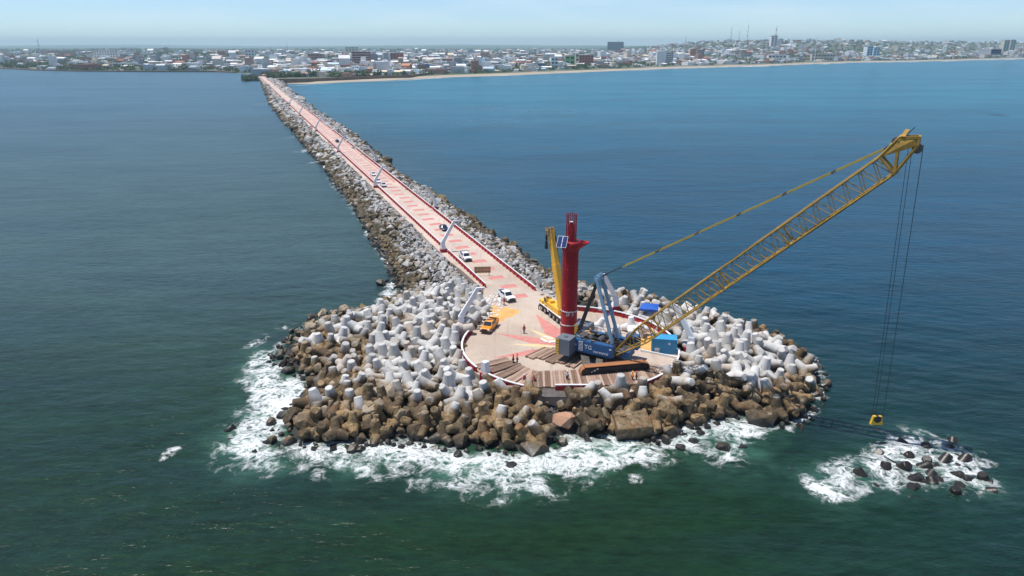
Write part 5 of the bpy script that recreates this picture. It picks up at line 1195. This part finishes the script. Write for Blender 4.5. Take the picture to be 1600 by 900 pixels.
# surf along the beach
b = MB(); g = random.Random(12)
for _ in range(60):
    u = g.uniform(440, 1620); x = P(u, 110, 0).x; 
    x = g.uniform(-320, 3200); L = g.uniform(25, 130); off = g.uniform(-32, -3) - (x > 900) * g.uniform(0, 25); n = 10; w = g.uniform(1.5, 6) * (1 + (x > 600) * 1.2); top, bot = [], []
    for k in range(n + 1):
        q = k / n; xx = x + L * (q - .5); yy = coast_y(xx) + off + 3 * math.sin(q * 7 + x); ww = w * math.sin(math.pi * q) * (.7 + .3 * math.sin(q * 17)); top.append((xx, yy + ww, .25)); bot.append((xx, yy - ww * .6, .25))
    b.add(bot + top, [(k, k + 1, n + 2 + k, n + 1 + k) for k in range(n)], M['foamstrip'])
tag(b.build('surf'), 'white surf lines rolling onto the town beach', 'surf', kind='stuff')

# houses: variants with flat parapet or gable roofs
def house_proto(kind):
    b = MB()
    if kind == 0: b.box((0, 0, .5), (1, 1, 1)); b.box((.2, .1, 1.06), (.3, .3, .16))
    elif kind == 1: b.box((0, 0, .42), (1, 1, .84)); b.add([(-.54, -.54, .84), (.54, -.54, .84), (.54, .54, .84), (-.54, .54, .84), (-.54, 0, 1.1), (.54, 0, 1.1)], [(0, 1, 5, 4), (2, 3, 4, 5), (0, 4, 3), (1, 2, 5), (3, 2, 1, 0)])
    elif kind == 2: b.box((-.15, 0, .5), (.7, 1, 1)); b.box((.35, 0, .3), (.3, .9, .6))
    else: b.box((0, 0, .34), (1, 1, .68)); b.box((-.1, .1, .83), (.6, .6, .3)); 
    return b
def tri(b):
    V = np.array(b.v, float); F_ = []
    for f in b.f:
        for k in range(1, len(f) - 1): F_.append((f[0], f[k], f[k + 1]))
    return V, np.array(F_)
HP = [tri(house_proto(k)) for k in range(4)]
WALLS = [('bwhite', 'white'), ('bcream', 'cream'), ('bgrey', 'grey'), ('bbrown', 'brown-red'), ('bwhite', 'white'), ('bpale', 'pale blue-grey'), ('bwhite', 'white'), ('bwhite', 'white'), ('bgrey', 'grey'), ('borange', 'terracotta')]
HM = {}
TM = [('the road\'s town end', 410, 112), ('the green bank', 400, 122), ('the first houses', 440, 118), ('the quay', 480, 116), ('the left cove', 350, 108), ('the far left shore', 120, 106), ('the left rooftops', 230, 100), ('the left shore\'s trees', 80, 100), ('the long blue-white building', 165, 92), ('the maroon block', 565, 98), ('the red twin block', 618, 94), ('the sea wall', 560, 116), ('the bend of the beach', 680, 112), ('the green-fronted house', 888, 98), ('the dark blue tower block', 961, 78), ('the white and grey block', 1038, 95),
      ('the orange tower', 1085, 88), ('the white mast', 1277, 90), ('the pair of white blocks', 1364, 84), ('the grey twin towers', 1576, 76), ('the left point', 20, 104), ('the beach houses', 800, 108), ('the red roof', 345, 86), ('the hill', 1180, 72), ('the right end of the beach', 1500, 88), ('the left bay', 280, 105), ('the town centre', 720, 92)]
near_h, mass = [], []
g = random.Random(77); tries = 0; occ = {}
LAND_RES = [(P(u, v, 6).x, P(u, v, 6).y, r) for u, v, r in [(565, 102, 40), (618, 97, 40), (961, 85, 60), (1038, 100, 50), (1085, 95, 40)]]
while tries < 15000:
    tries += 1; u = g.uniform(-150, 1750); q = g.random(); yb = 1.0 / (1 / 1250.0 * (1 - q) + 1 / 6200.0 * q); x = (u - 800) / 1130 * yb * .98; dy = yb - coast_y(x)
    if dy < (26 if x < -330 else 100): continue
    if x < -330 and dy < 130 and g.random() < .6: continue
    w, d = g.uniform(11, 24), g.uniform(10, 20); h = g.choice([4, 5, 6.5, 7, 9, 12]) * (1.0 + (yb > 3000) * .3)
    if g.random() < .05: w *= 2.2; d *= 1.6
    if g.random() < .045: h = g.uniform(15, 27); w = g.uniform(14, 26); d = 14
    if yb > 2600: w *= 1.35; d *= 1.3
    c = (int(x // 23), int(yb // 23))
    if c in occ or g.random() < .12 or any(math.hypot(x - a, yb - b_) < r for a, b_, r in LAND_RES): continue
    if u < 380 and g.random() < .6: continue
    if math.sin(x * .004 + 1) * math.cos(yb * .0035) > .35 and g.random() < .75: continue
    occ[c] = 1; (near_h if False else mass).append((w / yb, x, yb, w, d, h, g.uniform(-.35, .35) + (.8 if x > 300 else 0)))
mass.sort(key=lambda q: q[2]); near_h, mass = mass[:262], mass[262:]
hs = []
for (_, x, y, w, d, h, rz) in near_h:
    k = g.randrange(4); mt, nm = g.choice(WALLS)
    if (k, mt) not in HM: hb = house_proto(k); hb.mats = [M[mt]]; HM[k, mt] = hb.mesh('house')
    o = link('house', HM[k, mt]); o.location = (x, y, ground(x, y) - .3); o.scale = (w, d, h); o.rotation_euler = (0, 0, rz)
    o['_d'] = f"{nm} {['flat-roofed', 'gabled', 'stepped', 'two-tier'][k]} {'low' if h < 6 else 'two-storey' if h < 9 else 'tall'} house"; tag(o, None, 'house', 'small houses of the town front'); hs.append(o)
name_all(hs, lambda o: o['_d'], TM)
for o in hs: del o['_d']
it = [(g.randrange(4), np.array(Matrix.Rotation(rz, 3, 'Z') @ Matrix.Diagonal((w, d, h))), (x, y, ground(x, y) - .5)) for (_, x, y, w, d, h, rz) in mass]
merge('town_houses', HP, it, M['palette'], tints=[g.random() for _ in it], label='mass of far white, cream and brown houses of the town', cat='houses')
print('houses', len(near_h), len(mass))
# trees
def crown_proto(seed, n=26):
    g_ = np.random.default_rng(seed); V, F_ = [], []; lob = [g_.normal(size=3) * (.32, .32, .22) for _ in range(5)]
    for k in range(n):
        c = lob[k % 5] + g_.normal(size=3) * (.2, .2, .16); c[2] = abs(c[2] + .35); r = g_.uniform(.14, .26); b0 = len(V)
        for q_ in range(4): V.append(c + g_.normal(size=3) * r * .8)
        F_ += [(b0, b0 + 1, b0 + 2), (b0, b0 + 2, b0 + 3), (b0, b0 + 3, b0 + 1), (b0 + 1, b0 + 3, b0 + 2)]
    return np.array(V), np.array(F_)
CRW = [crown_proto(i) for i in range(4)]
CRM = [proto_mesh('crown', crown_proto(20 + i, 60), M['leaf' if i % 2 else 'leaf2']) for i in range(4)]
b = MB(); b.tube((0, 0, -.5), (0, 0, .5), .05, .03, n=6, m=M['trunk']); b.tube((0, 0, .2), (.2, .05, .5), .03, .015, n=5, m=M['trunk']); b.tube((0, 0, .15), (-.18, -.05, .45), .03, .015, n=5, m=M['trunk']); TRK = b.mesh('trunk')
tp = []; tries = 0
while len(tp) < 9000 and tries < 24000:
    tries += 1; u = g.uniform(-150, 1750); q = g.random(); yb = 1.0 / (1 / 1250.0 * (1 - q) + 1 / 9000.0 * q); x = (u - 800) / 1130 * yb * .98; dy = yb - coast_y(x)
    if dy < (14 if x < -330 else 88): continue
    if u > 420 and g.random() < .15: continue
    k = g.uniform(5, 9.5) * (1 + (yb > 3000) * .5 + (yb > 5500) * .8) * (1.15 if u < 300 else 1); tp.append((yb, x, k))
for _ in range(90): s = g.uniform(1130, 1262); x, y = road_pt(s, g.uniform(-30, -9)); tp.append((y, x, g.uniform(3, 6)))
tp.sort(); ts = []
for (y, x, k) in tp[:230]:
    t = empty('tree', (x, y, ground(x, y))); t.scale = (k, k, k); c = link('crown', CRM[g.randrange(4)], t); c.location = (0, 0, .15); c.rotation_euler = (0, 0, g.uniform(0, 6)); link('trunk', TRK, t)
    t['_d'] = ('tall' if k > 9 else 'rounded green' if k > 6.5 else 'small bushy') + ' tree'; tag(t, None, 'tree', 'trees of the shore'); ts.append(t)
name_all(ts, lambda o: o['_d'], TM)
for o in ts: del o['_d']
it = [(g.randrange(4), np.array(Matrix.Rotation(g.uniform(0, 6), 3, 'Z')) * k, (x, y, ground(x, y) - .1)) for (y, x, k) in tp[230:]]
merge('town_trees', CRW, it, M['leaf'], label='dark green tree canopy scattered between the houses of the far town', cat='trees')

# landmark buildings: (u0, u1, top, bottom, wall, storeys, bays, label, depth shift, depth in metres)
unit_win = MB().box((0, 0, 0), (1, 1, 1), M['glass']).mesh('window')
unit_win_w = MB().box((0, 0, 0), (1, 1, 1), M['bwhite']).mesh('band')
def building(u0, u1, vt, vb, wall, ns, nb, label, dep=16, zg=6.0, band=None, rz=0.0, roof='bgrey', side=None):
    p0, p1 = P(u0, vb, zg), P(u1, vb, zg); zg2 = ground((p0.x + p1.x) / 2, p0.y); p0, p1 = P(u0, vb, zg2), P(u1, vb, zg2); w = p1.x - p0.x; y = p0.y
    uu = (450 - vt); zt = CAMZ + y * (uu * CT - FPX * ST) / (FPX * CT + uu * ST); h = zt - zg2; cx = (p0.x + p1.x) / 2
    t = empty('building', (cx, y + dep / 2, zg2 - 1), rz); tag(t, label, 'building')
    b = MB(); b.box((0, 0, (h + 1) / 2), (w, dep, h + 1), M[wall]); b.build('wall', t)
    b = MB(); b.box((0, 0, h + 1.3), (w * 1.02, dep * 1.02, .6), M[roof]); b.box((w * .18, 0, h + 2.4), (w * .2, dep * .3, 1.8), M[roof]); b.build('roof', t)
    fh = h / ns
    for i in range(ns):
        for j in range(nb):
            o = link('window', unit_win, t); o.location = ((j + .5) / nb * w - w / 2, -dep / 2, 1 + (i + .52) * fh); o.scale = (w / nb * .62, .3, fh * .45)
        if band: o = link('band', unit_win_w if band == 1 else unit_win_w, t); o.location = (0, -dep / 2, 1 + i * fh + .1 * fh); o.scale = (w * 1.0, .9, fh * .16)
BL = [(551, 578, 81, 103, 'bmaroon', 6, 4, 'maroon apartment block with white balcony bands, tallest by the sea wall', 1), (610, 630, 83, 97, 'bred', 5, 4, 'red brick block right of a white one in the town', 0), (598, 609, 83, 98, 'bwhite', 5, 1, 'narrow white block touching the red brick block', 0),
      (540, 560, 73.5, 84, 'bcream', 4, 4, 'beige block on the skyline above the maroon block', 0), (949, 974, 65.5, 83, 'bdark', 7, 6, 'dark blue-grey office block on the skyline', 0), (1026, 1040, 81, 101, 'bwhite', 1, 0, 'blank white side of the block near the beach', 0), (1040.5, 1051, 82, 101, 'bgrey', 6, 4, 'grey windowed block adjoining the blank white side', 1),
      (1078, 1088, 76, 93, 'borange', 7, 3, 'orange slender tower by the beach', 0), (1088.5, 1100, 78, 95, 'bbrown', 7, 3, 'brown tower with white bands beside the orange one', 1), (1067, 1082, 91, 99, 'byellow', 2, 3, 'low yellow building in front of the orange tower', 0), (905, 927, 86, 102, 'bred', 4, 5, 'red building behind the beach, right of the green-fronted house', 0),
      (883, 898, 87, 101, 'bgreen', 2, 2, 'bright green-fronted house near the beach', 0), (899, 904.5, 84, 103, 'bcream', 3, 1, 'narrow cream block between green and red buildings', 0), (861, 872, 90, 107, 'bwhite', 3, 2, 'white tall narrow house on the beach', 0), (826, 852, 99, 107.5, 'bblue', 2, 6, 'low blue-grey house with a white roof on the beach', 0),
      (1354, 1363, 73, 86, 'bwhite', 5, 2, 'left one of the pair of white blocks by the right beach', 0), (1364, 1374, 74, 86.5, 'bwhite', 5, 2, 'right one of the pair of white blocks by the right beach', 0), (1567, 1575.5, 63, 79, 'bcream', 9, 2, 'left one of the grey-beige twin towers', 0), (1577, 1585, 62.5, 78, 'bcream', 9, 2, 'right one of the grey-beige twin towers', 0),
      (148, 185, 79, 92, 'bwhite', 5, 9, 'long pale blue and white banded building on the left shore', 1), (203, 216, 56, 71.5, 'bgrey', 1, 1, None, 0), (1204, 1214, 56, 72, 'bwhite', 6, 2, 'white tower block on the hill beside the red mast', 0), (1268, 1305, 84, 95, 'bcream', 2, 8, 'long beige building behind the white mast', 0),
      (482, 503, 84, 97, 'bbrown', 3, 5, 'brown-red building with white end left of the maroon block', 0), (660, 671, 100, 111, 'bblue', 3, 2, 'blue-grey house at the bend of the beach', 0), (773, 784, 102, 108.5, 'bblue', 2, 3, 'small bright blue house in the green behind the beach', 0), (530, 546, 106, 113, 'byellow', 2, 3, 'pale yellow house behind the sea wall', 0),
      (556, 590, 109, 114.5, 'bcream', 1, 0, 'long low cream hall behind the sea wall', 0), (615, 640, 107, 114, 'bcream', 2, 5, 'cream corner building near the end of the sea wall', 0), (60, 115, 79, 86, 'bbrown', 1, 0, 'long low rust-roofed shed on the far left', 0), (172, 205, 99, 107, 'bwhite', 2, 7, 'white and blue waterfront building on the left shore', 1),
      (340, 352, 79, 88, 'borange', 1, 3, 'house with a bright red-orange roof left of the pier\'s root', 0), (384, 398, 78, 92, 'bwhite', 3, 3, 'white house among trees just left of the pier\'s root', 0), (1500, 1535, 82, 88, 'bwhite', 1, 0, 'long white hall by the right beach', 0), (1440, 1468, 75, 82, 'bwhite', 1, 0, 'broad white roofed hall in the right part of town', 0),
      (1200, 1228, 86, 96, 'bwhite', 2, 5, 'white house with arched roof at the beach left of the white mast', 0), (1548, 1564, 78, 83, 'bgrey', 2, 4, 'dark flat building left of the grey twin towers', 0), (590, 660, 0, 0, None, 0, 0, None, 0)]
for q in BL:
    if q[7] is None: continue
    building(*q[:8], band=q[8] or None)
# masts on the hill and by the beach
def mast(u, vt, y, r, mat, label, lattice=True, vb=72):
    x = (u - 800) / 1130 * y * .99; z0 = ground(x, y); uu = 450 - vt; zt = CAMZ + y * (uu * CT - FPX * ST) / (FPX * CT + uu * ST); x = (u - 800) * y / (FPX * CT + uu * ST); t = empty('radio_mast', (x, y, z0)); tag(t, label, 'mast'); h = zt - z0
    if lattice:
        n = 9
        for k in range(n):
            b = MB(); a, c = h * k / n, h * (k + 1) / n; ra, rc = r * (1 - .7 * k / n), r * (1 - .7 * (k + 1) / n)
            for i in range(4):
                s0 = ((-1, -1), (1, -1), (1, 1), (-1, 1))[i]; s1 = ((-1, -1), (1, -1), (1, 1), (-1, 1))[(i + 1) % 4]
                b.bar((s0[0] * ra, s0[1] * ra, a), (s0[0] * rc, s0[1] * rc, c), .45, .45, mat if k % 2 else M['white']); b.bar((s0[0] * ra, s0[1] * ra, a), (s1[0] * rc, s1[1] * rc, c), .3, .3, mat if k % 2 else M['white'])
            b.build('lattice_section', t)
    else: b = MB(); b.tube((0, 0, 0), (0, 0, h), r, r * .5, n=8, m=mat); b.build('pole', t)
mast(1144, 40, 4300, 1.6, M['red'], 'leftmost of the three thin radio masts on the hill'); mast(1156, 48, 4300, 1.4, M['red'], 'middle one, lowest of the three thin radio masts on the hill'); mast(1170, 37, 4200, 1.8, M['red'], 'right and tallest of the three thin radio masts on the hill')
mast(1214, 40, 3600, 3.4, M['red'], 'thick red and white lattice mast beside the white tower block'); mast(1277, 57, 2300, 1.3, M['white'], 'slim white mast standing behind the right beach', False); mast(58, 60, 3600, 1.6, M['steel'], 'grey lattice mast on the far left skyline')
mast(1072, 55, 3900, 1.0, M['steel'], 'thin grey mast left of the hill'); mast(448, 66, 3600, 1.0, M['steel'], 'thin grey mast above the pier\'s root')

# ---------------------------------------------------------------- air
b = MB(); b.box((0, 11000, 120), (44000, 31000, 250)); b.mats = []
me = bpy.data.meshes.new('haze'); me.from_pydata(b.v, [], b.f); hz = link('haze', me); hz['kind'] = 'stuff'; tag(hz, 'pale sea haze over the whole bay', 'haze')
hm = bpy.data.materials.new('haze'); hm.use_nodes = True; nt = hm.node_tree; nt.nodes.clear(); ho = nt.nodes.new('ShaderNodeOutputMaterial'); hv = nt.nodes.new('ShaderNodeVolumePrincipled')
hv.inputs['Density'].default_value = 0.00008; hv.inputs['Color'].default_value = (0.66, 0.90, 1.0, 1); hv.inputs['Anisotropy'].default_value = 0.1
nt.links.new(hv.outputs[0], ho.inputs['Volume']); me.materials.append(hm)
print('objects', len(bpy.data.objects))
